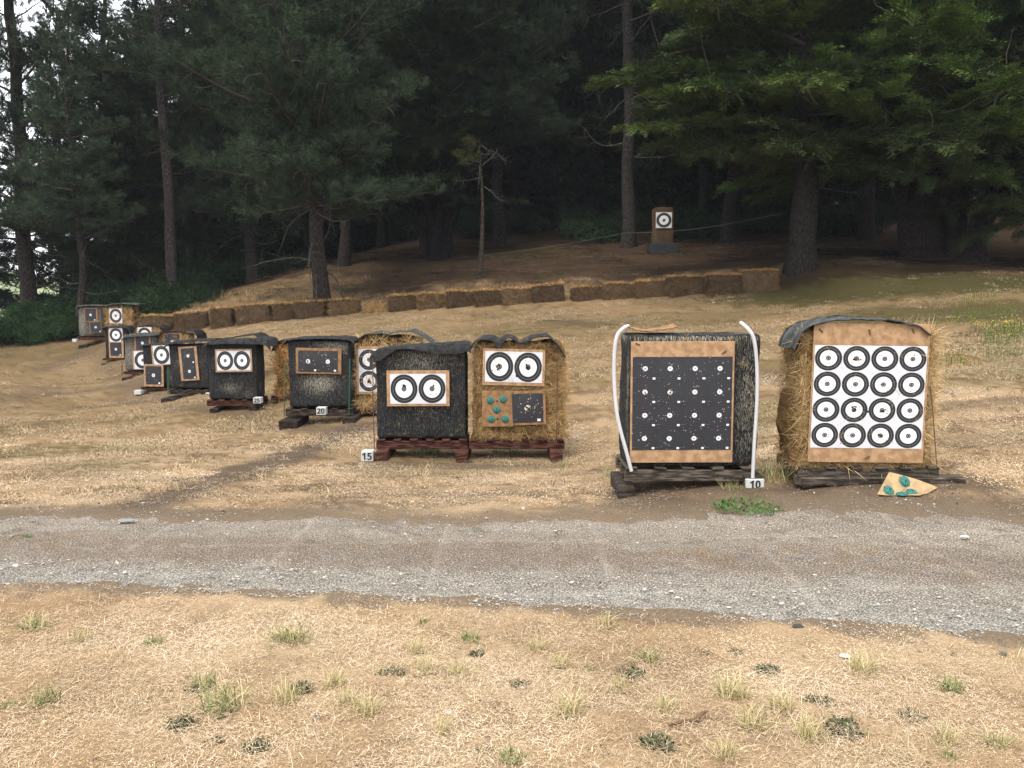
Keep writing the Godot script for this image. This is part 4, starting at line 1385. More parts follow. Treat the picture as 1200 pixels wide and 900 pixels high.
	board("white ring target over a dark square on one cardboard", [126.5, 384, 145.5, 419.5], 28.5, M.cardboard, [[128, 384.5, 144, 400.5, face_tex(1, 1, true, 100, 915, 1)], [129, 401.5, 143, 417, face_tex(1, 1, false, 90, 916, 3)]])
	straw_butt("straw butt with a white target beside the narrow black butt", 154, 189, 383, 421, 28.8, 25)
	cover("dark mat over the straw butt beside the narrow black butt", [[151, 388], [156, 383], [172, 381], [185, 381], [193, 384], [197, 391]], 28.8, 0.06, -0.7, [0.02, 0.0, 0.02, 0.05], M.rubber, 0.018)
	board("white ring target half hidden behind the pale grey mat", [160, 383, 179, 402], 28.8, M.cardboard, [[161, 383.5, 178, 400.5, face_tex(1, 1, true, 90, 917, 1)]])
	pallet("red brown pallet under the narrow black butt", 121, 150, 421, 28.5, RED, [[124, 0.1, 0.3], [146, 0.1, 0.2]], DARK, 1900)
	pallet("red brown pallet under the straw butt beside the narrow black one", 154, 189, 422, 28.8, RED, [[158, 0.1, 0.3], [184, 0.1, 0.2]], DARK, 1950)
	# J
	black_butt("faded grey butt with two dark targets by the shrubs", 91, 120, 359, 394, 31.5, 26, [[0.15, 0.5, 0.3, 0.7, 1.0], [0.85, 0.3, 0.25, 0.5, 0.8]], 0.45)
	cover("thin grey mat on the faded butt by the shrubs", [[88, 362], [91, 358], [105, 357], [120, 358]], 31.5, 0.12, -0.7, [0.04, 0.03], M.pale_rubber, 0.02)
	board("upper dark target on the faded butt by the shrubs", [98, 361, 115, 377], 31.5, M.old_cardboard, [[99.5, 362, 113, 376, face_tex(1, 1, false, 90, 918, 3)]])
	board("lower dark target on the faded butt by the shrubs", [105, 377, 120, 390], 31.4, M.old_cardboard, [[106, 377.5, 119.5, 389.5, face_tex(1, 1, false, 90, 919, 2)]], 0.06)
	straw_butt("straw butt with one white target by the shrubs", 122, 156, 359, 394, 31.6, 27)
	cover("warped grey mat on the straw butt by the shrubs", [[118, 359], [132, 356], [146, 355], [163, 356]], 31.6, 0.12, -0.7, [0.03, 0.02, 0.05], M.pale_rubber, 0.02)
	board("white ring target on the straw butt by the shrubs", [127, 361, 144, 380], 31.6, M.cardboard, [[128, 361.5, 143.5, 378.5, face_tex(1, 1, true, 100, 920, 1)]])
	pallet("dark red pallet under the two butts by the shrubs", 91, 156, 394.5, 31.5, RED, [[96, 0.2, 0.3], [124, 0.1, 0.3], [150, 0.1, 0.2]], DARK, 2000)
	number_block("small white block at the faded butt by the shrubs", 87, 399, 31.2, 5, 3.5, "")
	# cardboard sheet fallen on the ground before the gold butt
	var g := on_ground(1062, 581)
	t = thing("fallen_cardboard", "curled cardboard sheet with four teal rosettes lying on the dirt", "cardboard", g)
	var N := 12
	var up := PackedVector3Array()
	var cn := [at(1028, 579, -g.z - 0.02), at(1078, 584, -g.z + -0.02), at(1099, 571, -g.z + 0.16), at(1042, 553, -g.z + 0.14)]
	for j in N:
		for i in N:
			var u := i / (N - 1.0)
			var v := j / (N - 1.0)
			var p: Vector3 = cn[0].lerp(cn[1], u).lerp(cn[3].lerp(cn[2], u), v) - g
			p.y += 0.015 * sin(u * PI) * (v - 0.3) - 0.03 * sin(u * PI) * sin(v * PI)
			p.y = maxf(p.y, 0.008)
			up.append(p)
	var mb := MB.new()
	mb.grid(up, PackedColorArray(), N, N)
	var lo := PackedVector3Array()
	for j in N:
		for i in N: lo.append(up[j * N + N - 1 - i] - Vector3(0, 0.004, 0.003))
	mb.grid(lo, PackedColorArray(), N, N)
	part("sheet", mb.mesh(), M.light_cardboard, t)
	for a in [[4, 9], [2, 3], [7, 5], [6, 1]]:
		var i: int = a[0]
		var j: int = a[1]
		var p := up[j * N + i]
		var nn := (up[j * N + i + 1] - up[j * N + i - 1]).cross(up[(j + 1) * N + i] - up[(j - 1) * N + i]).normalized()
		var xx := Vector3.RIGHT.slide(nn).normalized()
		rosette(t, p + nn * 0.003, 0.047, Basis(xx, nn.cross(xx), nn))
	# butt in the wood
	var fa := at(767, 243, 33.0)
	var fb := at(789, 297, 33.0)
	t = thing("wood_butt", "brown straw butt with one white target standing alone in the dark wood", "target butt", Vector3((fa.x + fb.x) * 0.5, gy(fa.x, -33.0) - 0.02, -33.0))
	part("bale", soft_box(fb.x - fa.x, at(0, 243, 33).y - at(0, 286, 33).y, 0.6, 0.06, 10, 0.03, 2.0, 55, 0, Color(0.20, 0.148, 0.10), 0.2), M.straw_core, t, Vector3(0, at(0, 286, 33).y - t.position.y, 0))
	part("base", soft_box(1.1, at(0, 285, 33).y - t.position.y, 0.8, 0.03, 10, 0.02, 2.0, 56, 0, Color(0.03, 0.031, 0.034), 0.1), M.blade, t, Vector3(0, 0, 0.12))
	board("white ring target shot through on the butt in the dark wood", [768.5, 248.5, 787.5, 267.5], 33.0, M.cardboard, [[769, 249, 787, 267, face_tex(1, 1, true, 110, 921, 2, [[0.5, 0.5, 8]])]])

func make_bale_row() -> void:
	var r := RandomNumberGenerator.new()
	r.seed = 61
	var tones := [Color(0.175, 0.138, 0.105), Color(0.125, 0.10, 0.08), Color(0.21, 0.165, 0.12), Color(0.15, 0.118, 0.092)]
	var i := 0
	# pixel x0, x1, top, bottom, golden straw on top
	for a in [[164, 202, 371, 388, 1], [203, 243, 367, 384, 0], [244, 272, 362, 381, 0], [275, 318, 358, 378, 0], [320, 344, 357, 375, 0], [345, 381, 354, 373, 0], [384, 421, 352, 370, 0], [425, 455, 356, 366, 2], [456, 489, 347, 365, 0], [490, 522, 345, 362, 0], [523, 556, 342, 361, 0], [557, 588, 341, 358, 0], [589, 623, 339, 357, 0], [624, 662, 335, 355, 1],
			[671, 706, 337, 352, 0], [707, 744, 333, 350, 0], [745, 783, 330, 347, 0], [784, 829, 325, 345, 1], [830, 871, 323, 342, 1], [872, 913, 318, 340, 1]]:
		var mid: float = (a[0] + a[1]) * 0.5
		var x_ := (mid - 600.0) / F * 26.5
		var d := wall_d(x_)
		var p := at(a[0], a[2], d)
		var q := at(a[1], a[3], d)
		var w := q.x - p.x
		var g := gy((p.x + q.x) * 0.5, -d)
		var h := maxf(p.y - g, 0.28) + 0.05
		var label: String = ["weathered brown straw bale in the row along the slope", "brown straw bale with golden grass on top in the row along the slope", "low heap of golden loose straw breaking the bale row"][a[4]]
		var t := thing("straw_bale", label, "straw bale", Vector3((p.x + q.x) * 0.5, g - 0.05, -d), "straw bales in the row along the slope")
		t.rotation.y = r.randfn(-0.02, 0.09)
		t.rotation.z = r.randfn(0.02, 0.035)
		var tone: Color = tones[r.randi() % 4]
		if a[4] == 2: tone = Color(0.36, 0.24, 0.12)
		part("bale", soft_box(w * 0.97, h, 0.5, 0.11, 14, 0.06, 3.0, 600 + i, 0.02, tone, 0.3), M.straw_core, t)
		fuzz(t, w * 0.93, h, 0.5, 0.0, 300, straw_far, Color(tone.r * 1.75, tone.g * 2.05, tone.b * 2.9) if a[4] != 2 else Color(0.85, 0.8, 0.75), 700 + i, 0.8)
		if a[4] < 2:
			var ts := []
			var cs := []
			for k in (120 if a[4] == 1 else 60):
				ts.append(Transform3D(flat_basis(r, r.randf_range(0.6, 1.2), 0.2), Vector3(r.randf_range(-0.48, 0.48) * w, h + 0.005, r.randf_range(-0.45, -0.02))))
				var e := r.randf_range(0.7, 1.1)
				cs.append(Color(e, e * 0.9, e * 0.75))
			var o := many("golden_straw", straw_far, M.blade, ts, cs, t)
			o.set_meta("kind", "stuff")
		i += 1

# ---------------------------------------------------------------- trees
var leaf_raw := []

var pine_raw := []
var cypress_raw := []
var pine_fine := []
var cypress_fine := []
var boughs := {}
var tris := 0

# a bough of length L along +x, carrying twigs and sprays; kept and used again by every tree of that tone
func bough(L: float, pine: bool, green: Color, pick: int) -> ArrayMesh:
	var key := "%.1f %s %.3f %.3f %d" % [L, pine, green.r, green.g, pick]
	if boughs.has(key):
		return boughs[key]
	var r := RandomNumberGenerator.new()
	r.seed = hash(key)
	var path := limb_path(Vector3.ZERO, 0.0, 0.0, (0.28 if pine else -0.22) + r.randfn(0, 0.06), L, 6, r, 0.06)
	var ts := []
	var u := 0.14
	while u < 1.0:
		var pf := u * 6.0
		var pi := mini(int(pf), 5)
		var p: Vector3 = path[pi].lerp(path[pi + 1], pf - pi)
		var ld: Vector3 = (path[pi + 1] - path[pi]).normalized()
		for side in [-1.0, 1.0]:
			if r.randf() < 0.15: continue
			var tl := (0.35 + L * 0.25 * (1.15 - u)) * r.randf_range(0.5, 1.2)
			var td: Vector3 = ld.rotated(Vector3.UP, side * r.randf_range(0.4, 1.2))
			td.y += r.randf_range(-0.05, 0.45) if pine else r.randf_range(-0.08, 0.10)
			td = td.normalized()
			if pine:
				# needles crowd at the twig ends in tufts
				for c in maxi(1, int(tl / 0.42)):
					var b := p + td * tl * (c + 1.0) / maxi(1, int(tl / 0.42))
					for q in 7:
						var dir := (td * 0.7 + Vector3(r.randfn(0, 0.6), r.randfn(0.45, 0.5), r.randfn(0, 0.6))).normalized()
						var x := dir.cross(Vector3.UP).normalized().rotated(dir, r.randf() * TAU)
						ts.append(Transform3D(Basis(x, dir, x.cross(dir)).scaled(Vector3.ONE * r.randf_range(0.85, 1.3)), b + Vector3(r.randfn(0, 0.07), r.randfn(0, 0.06), r.randfn(0, 0.07))))
			else:
				var m := maxi(1, int(tl / 0.19))
				for q in m:
					var b := p + td * tl * (q + 1.0) / m
					for w in 2:
						var dir := (td + Vector3(r.randfn(0, 0.45), r.randfn(0.08, 0.10), r.randfn(0, 0.45))).normalized()
						var x := dir.cross(Vector3.UP).normalized().rotated(dir, r.randfn(0, 0.3))
						ts.append(Transform3D(Basis(x, dir, x.cross(dir)).scaled(Vector3.ONE * r.randf_range(0.7, 1.15)), b + Vector3(r.randfn(0, 0.05), r.randfn(0, 0.03), r.randfn(0, 0.05))))
		u += (0.40 if pine else 0.30) / L
	var cs := []
	for q in 8:
		var g := r.randf_range(0.75, 1.25)
		var yel := r.randf_range(0.0, 0.35) if not pine else r.randf_range(0.0, 0.15)
		cs.append(Color(green.r * g * (1.0 + yel), green.g * g * (1.0 + yel * 0.6), green.b * g))
	var lm := MB.new()
	lm.col = Color(0.06, 0.05, 0.044)
	lm.tube(path, taper(7, L * 0.014 + 0.008, 0.01), 5, 0.0, null, false)
	lm.col = Color(0.105, 0.09, 0.078)
	for q in int(2 + L):       # dead twigs
		var pi := r.randi_range(1, 5)
		lm.tube(limb_path(path[pi], r.randf_range(-1.4, 1.4), r.randfn(0.0, 0.4), r.randfn(0.2, 0.4), L * r.randf_range(0.12, 0.3), 4, r, 0.25), taper(5, 0.012, 0.005), 4, 0.0, null, false)
	boughs[key] = crown_mesh(pine_fine if pine else cypress_fine, ts, cs, green, r, lm)
	tris += boughs[key].surface_get_array_len(0) / 3
	return boughs[key]

func make_sprays() -> void:
	var r := RandomNumberGenerator.new()
	r.seed = 808
	for k in 6:        # three coarse shapes for the far ranks, three fine ones for the near trees
		var v := PackedVector3Array()
		var n := PackedVector3Array()
		for i in 24 if k < 3 else 40:
			var y := 0.32 * pow(r.randf(), 0.7)
			var a := r.randf() * TAU
			var o := Vector3(0, y, 0)
			var f := r.randf_range(0.3, 1.25)
			var dir := Vector3(cos(a) * sin(f), cos(f), sin(a) * sin(f))
			var s := dir.cross(Vector3(r.randf() - 0.5, r.randf() - 0.5, r.randf() - 0.5)).normalized() * (r.randf_range(0.010, 0.017) if k < 3 else r.randf_range(0.0055, 0.009))
			var l := r.randf_range(0.15, 0.27) if k < 3 else r.randf_range(0.10, 0.19)
			v.append(o - s); v.append(o + dir * l); v.append(o + s)
			var q := s.cross(dir).normalized()
			for e in 3: n.append(q)
		(pine_raw if k < 3 else pine_fine).append([v, n])
		v = PackedVector3Array()
		n = PackedVector3Array()
		var cn := 9 if k < 3 else 13
		var cs_ := 0.10 if k < 3 else 0.065
		for i in cn:
			var t := i / (cn - 1.0)
			var y := 0.04 + 0.50 * t
			for sd in [-1.0, 1.0]:
				var len_ := 0.30 * (1.0 - t * 0.75) * r.randf_range(0.6, 1.1)
				var dir := Vector3(sd * 0.75, 0.66, r.randf_range(-0.2, 0.35)).normalized()
				var o := Vector3(0, y, -0.10 * t * t)
				var m := int(len_ / cs_) + 1
				for q in m:
					var e := o + dir * (q * cs_)
					var w := Vector3(dir.y, -dir.x, r.randf_range(-0.7, 0.7)).normalized() * r.randf_range(0.022, 0.038) * cs_ / 0.11
					var tip := e + (dir + Vector3(0, 0, r.randf_range(-0.2, 0.4))) * r.randf_range(1.0, 1.6) * cs_
					v.append(e - w * 0.6); v.append(tip); v.append(e + w)
					var nn := w.cross(tip - e).normalized()
					for z in 3: n.append(nn)
		(cypress_raw if k < 3 else cypress_fine).append([v, n])
	var lb := MB.new()
	for i in 18:
		var d := Vector3(r.randfn(0, 1), r.randf_range(-0.2, 1.0), r.randfn(0, 1)).normalized()
		var o := d * r.randf_range(0.02, 0.2)
		var x := d.cross(Vector3(r.randf(), r.randf(), r.randf())).normalized() * r.randf_range(0.012, 0.022)
		var g := r.randf_range(0.7, 1.3)
		lb.col = Color(g, g, g * 0.85)
		var l := r.randf_range(0.05, 0.11)
		lb.tri(o - x, o + x, o + (d + Vector3(0, 0.3, 0)) * l)
	for i in lb.n.size(): lb.n[i] = -lb.n[i]      # these corners are listed the other way round
	leaf_raw = [[lb.v, lb.n]]

# one mesh out of many sprays
func crown_mesh(raw: Array, ts: Array, cs: Array, green: Color, r: RandomNumberGenerator, wood: MB = null) -> ArrayMesh:
	var V := PackedVector3Array()
	var N := PackedVector3Array()
	var C := PackedColorArray()
	var tones := []      # ready colour runs: eight tones for each spray shape
	for k in raw.size():
		var row := []
		for q in 8:
			var run := PackedColorArray()
			var base: Color = cs[q]
			for i in raw[k][0].size() / 3:
				var g := r.randf_range(0.7, 1.3)
				var c := Color(base.r * g, base.g * g, base.b * g)
				run.append(c); run.append(c); run.append(c)
			row.append(run)
		tones.append(row)
	for i in ts.size():
		var k := r.randi() % raw.size()
		var t: Transform3D = ts[i]
		V.append_array(t * raw[k][0])
		N.append_array(Transform3D(t.basis.orthonormalized(), Vector3.ZERO) * raw[k][1])
		C.append_array(tones[k][r.randi() % 8])
	if wood:
		for i in wood.k:
			V.append(wood.v[i]); N.append(wood.n[i]); C.append(wood.c[i])
	var a := []
	a.resize(Mesh.ARRAY_MAX)
	a[Mesh.ARRAY_VERTEX] = V
	a[Mesh.ARRAY_NORMAL] = N
	a[Mesh.ARRAY_COLOR] = C
	var m := ArrayMesh.new()
	m.add_surface_from_arrays(Mesh.PRIMITIVE_TRIANGLES, a)
	return m

func limb_path(o: Vector3, az: float, elev: float, bend: float, l: float, n: int, r: RandomNumberGenerator, kink := 0.12) -> Array:
	var P := [o]
	var p := o
	var a := az
	var e := elev
	for i in n:
		e += bend / n + r.randfn(0, kink)
		a += r.randfn(0, kink)
		p += Vector3(cos(a) * cos(e), sin(e), sin(a) * cos(e)) * l / n
		P.append(p)
	return P

func taper(n: int, r0: float, r1: float) -> Array:
	var R := []
	for i in n: R.append(lerpf(r0, r1, pow(i / (n - 1.0), 0.8)))
	return R

var sprays := 0
func tree(label: String, base: Vector3, P: Dictionary, group := "", called := "pine_tree") -> Node3D:
	var r := RandomNumberGenerator.new()
	r.seed = P.seed
	var t := thing(called, label, "tree", base, group)
	var h: float = P.h
	var r0: float = P.r
	var lean: Vector3 = P.get("lean", Vector3.ZERO)
	var n := int(h / 0.55) + 2
	var tp := []
	var tr := []
	var wob := noise(P.seed, 0.11, 2)
	for i in n:
		var s := i / (n - 1.0)
		var y := -0.3 + s * (h + 0.3)
		tp.append(lean * s + Vector3(wob.get_noise_1d(y) - wob.get_noise_1d(0), 0, wob.get_noise_1d(y + 90.0) - wob.get_noise_1d(90.0)) * P.get("crook", 0.35) + Vector3(0, y, 0))
		tr.append(r0 * (pow(1.0 - s, 0.75) * 0.93 + 0.04) + r0 * P.get("flare", 0.55) * exp(-(y + 0.3) / (0.9 * r0 + 0.25)))
	var mb := MB.new()
	mb.col = P.get("bark", Color(0.072, 0.060, 0.053))
	mb.tube(tp, tr, 12, 0.16, nz2)
	var stems: Array = P.get("stems", [])
	for s in stems:      # further trunks from the same root
		var q := []
		var w := []
		for i in 12:
			var e := i / 11.0
			q.append(Vector3(s[0], -0.3, s[1]) + Vector3(s[2] * pow(e, 1.3), s[4] * e, s[3] * pow(e, 1.3)) + Vector3(r.randfn(0, 0.06), 0, r.randfn(0, 0.06)))
			w.append(s[5] * (1.0 - e * 0.7) + s[5] * 0.5 * exp(-e * 9.0))
		mb.tube(q, w, 10, 0.2, nz2)
	part("trunk", mb.mesh(), M.bark, t)
	var pine: bool = P.get("style", "pine") == "pine"
	var c0: float = P.crown0
	var lm := MB.new()
	lm.col = mb.col * 0.85
	var ts := []
	var cs := []
	var green: Color = P.get("green", Color(0.034, 0.052, 0.030))
	var vis: float = P.get("vis", 1e9)            # above this height the crown is out of sight: fewer, larger sprays
	var dens: float = P.get("dens", 1.0)
	var size: float = P.get("size", 1.0)
	var count: int = P.limbs
	var away: Array = P.get("only", [])           # optional window of azimuths
	var front: float = P.get("front", 0.4)        # the lit side towards the clearing carries more boughs
	var face := atan2(-base.z, -base.x)
	var fine := not P.has("size")
	var crown: Node3D
	if fine:
		crown = Node3D.new()
		crown.name = "crown"
		t.add_child(crown)
	for i in count:
		var f := pow((i + r.randf()) / count, 1.35)
		var y := lerpf(c0, h * 0.97, f)
		var s := y / h
		var o: Vector3 = tp[clampi(int((y + 0.3) / (h + 0.3) * (n - 1)), 0, n - 1)]
		o.y = y
		var az := i * 2.39996 + r.randfn(0, 0.35)
		if r.randf() < front: az = face + r.randf_range(-1.25, 1.25)
		if away.size() and r.randf() < 0.8: az = r.randf_range(away[0], away[1])
		var prof := (1.0 - 0.75 * pow(f, 1.4)) * (0.75 + 0.25 * minf(1.0, f * 5.0))
		var L: float = P.spread * prof * r.randf_range(0.65, 1.15)
		var el: float = (lerpf(0.05, 0.75, f) if pine else lerpf(0.12, 0.6, f)) + r.randfn(0, 0.10)
		if fine:
			var BL := 7.0 if L > 5.0 else 4.4 if L > 3.2 else (3.0 if L > 1.8 else 1.6)
			var bo := part("bough", bough(BL, pine, green, r.randi() % 3), M.leaf, crown)
			bo.transform = Transform3D((Basis(Vector3.UP, -az) * Basis(Vector3.BACK, el) * Basis(Vector3.RIGHT, r.randfn(0, 0.15))).scaled(Vector3.ONE * L / BL), o)
			continue
		var path := limb_path(o, az, el, (0.25 if pine else -0.1) + r.randfn(0, 0.1), L, 6, r)
		lm.tube(path, taper(7, maxf(0.025, minf(r0 * 0.32, L * 0.022)), 0.012), 5, 0.0, null, false)
		var hi := y > vis
		var k := 2.0 if hi else 1.0
		var step := (0.26 if pine else 0.24) * k / dens
		var u := P.get("bare", 0.2) as float
		while u < 1.0:
			var pf := u * 6.0
			var pi := mini(int(pf), 5)
			var p: Vector3 = path[pi].lerp(path[pi + 1], pf - pi)
			var ld: Vector3 = (path[pi + 1] - path[pi]).normalized()
			for side in [-1.0, 1.0]:
				if r.randf() < 0.12: continue
				var tl := (0.35 + L * 0.26 * (1.15 - u)) * r.randf_range(0.5, 1.15)
				var td: Vector3 = ld.rotated(Vector3.UP, side * r.randf_range(0.5, 1.2))
				td.y += r.randf_range(-0.05, 0.35) if pine else r.randf_range(-0.22, 0.12)
				td = td.normalized()
				var m := maxi(1, int(tl / ((0.17 if pine else 0.20) * k * size)))
				for q in m:
					var b := p + td * tl * (q + 1.0) / m
					var dir := (td + Vector3(r.randfn(0, 0.4), r.randfn(0.3 if pine else 0.0, 0.3 if pine else 0.12), r.randfn(0, 0.4))).normalized()
					var x := dir.cross(Vector3.UP).normalized()
					if pine: x = x.rotated(dir, r.randf() * TAU)
					else: x = x.rotated(dir, r.randfn(0, 0.25))
					var sc := size * k * r.randf_range(1.0, 1.65)
					ts.append(Transform3D(Basis(x, dir, x.cross(dir)).scaled(Vector3.ONE * sc), b + Vector3(r.randfn(0, 0.06), r.randfn(0, 0.08), r.randfn(0, 0.06))))
			u += step / L
	for e in P.get("reach", []):      # long boughs that reach out into the open: height, azimuth, length, rise
		var bo := part("bough", bough(7.0 if e[2] > 5.0 else 4.4, pine, P.get("tip", green), r.randi() % 3), M.leaf, crown)  # tip green is lighter: new growth, and light on these boughs put into colour
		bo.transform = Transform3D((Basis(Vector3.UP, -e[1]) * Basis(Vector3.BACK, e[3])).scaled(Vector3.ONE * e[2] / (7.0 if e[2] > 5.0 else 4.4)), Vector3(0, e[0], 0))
	if not fine: part("limbs", lm.mesh(), M.bark, t)
	# dead limbs low on the trunk, each its own part
	for i: int in int(P.get("dead", 0)):
		var lo: float = P.get("dead0", 1.5)
		var hi: float = P.get("dead1", c0 + 1.0)
		var y := lerpf(lo, hi, (i + r.randf()) / P.dead)
		var o: Vector3 = tp[clampi(int((y + 0.3) / (h + 0.3) * (n - 1)), 0, n - 1)]
		o.y = y
		var az := i * 2.6 + r.randfn(0, 0.5)
		var L := r.randf_range(0.7, 1.0) * float(P.get("dead_len", 2.2))
		var path := limb_path(o, az, r.randfn(-0.1, 0.25), r.randfn(0.15, 0.4), L, 7, r, 0.16)
		var db := MB.new()
		db.col = P.get("dead_col", Color(0.15, 0.135, 0.12))
		db.tube(path, taper(8, minf(r0 * 0.2, 0.022 + L * 0.008), 0.007), 5)
		for k in 5:
			var pi := r.randi_range(2, 6)
			var sub := limb_path(path[pi], az + r.randf_range(-1.3, 1.3), r.randfn(0.0, 0.5), r.randfn(0.2, 0.3), L * r.randf_range(0.15, 0.4), 4, r, 0.25)
			db.tube(sub, taper(5, 0.012, 0.005), 4)
		part("dead_branch", db.mesh(), M.bark, t)
	if ts.size():
		for q in 8:
			var g := r.randf_range(0.75, 1.25)
			var yel := r.randf_range(0.0, 0.35) if not pine else r.randf_range(0.0, 0.15)
			cs.append(Color(green.r * g * (1.0 + yel), green.g * g * (1.0 + yel * 0.6), green.b * g))
		part("crown", crown_mesh(pine_raw if pine else cypress_raw, ts, cs, green, r), M.leaf, t)
		sprays += ts.size()
	return t

func shrub(label: String, base: Vector3, size: Vector3, count: int, c: Color, seed_: int, group := "", scale_ := 1.0) -> void:
	var r := RandomNumberGenerator.new()
	r.seed = seed_
	var t := thing("shrub", label, "shrub", base, group)
	var mb := MB.new()
	mb.col = Color(0.06, 0.045, 0.035)
	var lobes := []
	for i in 7:
		lobes.append([Vector3(r.randf_range(-0.35, 0.35) * size.x, r.randf_range(0.25, 0.7) * size.y, r.randf_range(-0.35, 0.35) * size.z), r.randf_range(0.25, 0.42)])
		var e: Vector3 = lobes[-1][0]
		mb.tube([Vector3(e.x * 0.2, -0.1, e.z * 0.2), e * Vector3(0.6, 0.5, 0.6), e], [0.03, 0.022, 0.01], 5)
	part("stems", mb.mesh(), M.bark, t)
	var ts := []
	var cs := []
	for i in count:
		var l: Array = lobes[r.randi() % 7]
		var d := Vector3(r.randfn(0, 1), r.randfn(0.2, 1), r.randfn(0, 1)).normalized()
		var p: Vector3 = l[0] + d * l[1] * size * pow(r.randf(), 0.45)
		p.y = maxf(p.y, 0.03)
		var x := d.cross(Vector3(0.2, 0.3, 0.9)).normalized()
		ts.append(Transform3D(Basis(x, d, x.cross(d)).scaled(Vector3.ONE * scale_ * r.randf_range(0.8, 1.5)), p))
	for i in 8:
		var g := r.randf_range(0.7, 1.3)
		cs.append(Color(c.r * g, c.g * g, c.b * g))
	part("foliage", crown_mesh(leaf_raw, ts, cs, c, r), M.leaf, t)

func foot(px: float, d: float) -> Vector3:
	var x := (px - 600.0) / F * d
	return gp(x, -d)

func make_trees() -> void:
	make_sprays()
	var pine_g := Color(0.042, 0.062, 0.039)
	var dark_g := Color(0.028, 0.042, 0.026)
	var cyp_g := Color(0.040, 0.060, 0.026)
	# in front, left to right
	tree("big ragged pine with pale dead limbs behind the green shrubs", foot(38, 36), {"seed": 1, "h": 23.0, "r": 0.34, "lean": Vector3(-0.3, 0, 0), "crook": 0.2, "crown0": 3.6, "limbs": 84, "spread": 4.3, "dead": 10, "dead0": 1.5, "dead1": 7.0, "dead_len": 3.0, "green": pine_g, "vis": 15.0, "dens": 0.9})
	tree("slim straight tree rising behind the faded grey butt", foot(93, 33.6), {"seed": 2, "h": 13.0, "r": 0.17, "lean": Vector3(0.2, 0, 0), "crown0": 3.6, "limbs": 40, "spread": 2.6, "dead": 7, "dead0": 1.5, "dead1": 5.0, "dead_len": 1.8, "green": pine_g, "flare": 0.3})
	tree("tall bare grey trunk with foliage high up on the left", foot(205, 35.5), {"seed": 3, "h": 27.0, "r": 0.25, "crook": 0.15, "lean": Vector3(-0.3, 0, 0), "crown0": 9.0, "limbs": 40, "spread": 3.8, "front": 0.0, "dead": 9, "dead0": 5.0, "dead1": 14.0, "dead_len": 1.4, "green": pine_g, "bark": Color(0.095, 0.085, 0.08), "vis": 16.0})
	tree("thinner grey trunk right behind the tall bare one", foot(224, 45), {"seed": 4, "h": 26.0, "r": 0.2, "crown0": 8.0, "limbs": 34, "spread": 3.2, "dead": 4, "green": dark_g, "bark": Color(0.11, 0.10, 0.10), "vis": 17.0})
	tree("leaning dark pine standing just behind the bale row", foot(380, 28.6), {"seed": 5, "h": 19.0, "r": 0.27, "lean": Vector3(-0.8, 0, 0), "crown0": 3.3, "limbs": 84, "spread": 4.8, "dead": 8, "dead0": 1.2, "dead1": 4.2, "dead_len": 2.6, "green": pine_g, "vis": 12.0, "dens": 1.15, "flare": 0.4})
	tree("pine with a leaning trunk behind the bale row pine", foot(405, 36), {"seed": 6, "h": 21.0, "r": 0.24, "lean": Vector3(-1.2, 0, 0), "crown0": 4.5, "limbs": 44, "spread": 3.8, "dead": 3, "green": dark_g, "vis": 14.0})
	tree("straight pine trunk deeper in the wood by the green grass", foot(449, 45), {"seed": 7, "h": 23.0, "r": 0.23, "crown0": 4.0, "limbs": 50, "spread": 4.0, "dead": 3, "green": dark_g, "vis": 16.0})
	tree("black spreading cypress with a stout fanned base", foot(513, 37), {"seed": 8, "h": 15.0, "r": 0.34, "crown0": 2.2, "limbs": 60, "spread": 4.4, "style": "cypress", "green": Color(0.030, 0.046, 0.026), "bark": Color(0.035, 0.03, 0.028), "flare": 0.9, "stems": [[-0.35, 0.1, -1.6, 0.3, 5.0, 0.2], [0.3, 0.1, 1.5, 0.4, 5.0, 0.2], [0.0, 0.25, 0.5, 1.0, 5.0, 0.18]], "vis": 13.0}, "", "cypress_tree")
	tree("thin young tree with a snapped top before the dark wood", foot(563, 29.6), {"seed": 9, "h": 4.8, "r": 0.10, "crown0": 3.6, "limbs": 4, "spread": 1.1, "dead": 6, "dead0": 2.8, "dead1": 4.7, "dead_len": 1.4, "green": Color(0.055, 0.062, 0.024), "dens": 0.6, "bark": Color(0.10, 0.085, 0.065), "only": [2.6, 3.6], "flare": 0.2, "crook": 0.2})
	tree("tall bare pine trunk with dead branches beside the butt in the wood", foot(735, 36), {"seed": 10, "h": 26.0, "r": 0.29, "lean": Vector3(-0.6, 0, 0), "crown0": 10.0, "limbs": 44, "spread": 4.8, "front": 0.0, "dead": 18, "dead0": 3.5, "dead1": 13.0, "dead_len": 2.6, "green": dark_g, "bark": Color(0.078, 0.069, 0.063), "vis": 15.0, "dead_col": Color(0.19, 0.165, 0.14)})
	tree("thick cypress trunk at the right end of the bale row", foot(936, 26), {"seed": 11, "h": 20.0, "r": 0.40, "crown0": 2.9, "limbs": 96, "spread": 5.3, "style": "cypress", "green": cyp_g, "tip": Color(0.062, 0.098, 0.034), "reach": [[3.6, 2.9, 5.6, 0.12], [4.6, 2.5, 5.8, 0.14], [5.6, 3.1, 6.0, 0.14], [4.2, 2.0, 5.2, 0.12], [6.4, 2.6, 6.0, 0.14]], "bark": Color(0.062, 0.052, 0.045), "dead": 4, "dead0": 2.4, "dead1": 4.2, "dead_len": 2.0, "vis": 11.5, "dens": 1.0}, "", "cypress_tree")  # tip: lighter green painted on the reaching boughs, as if better lit
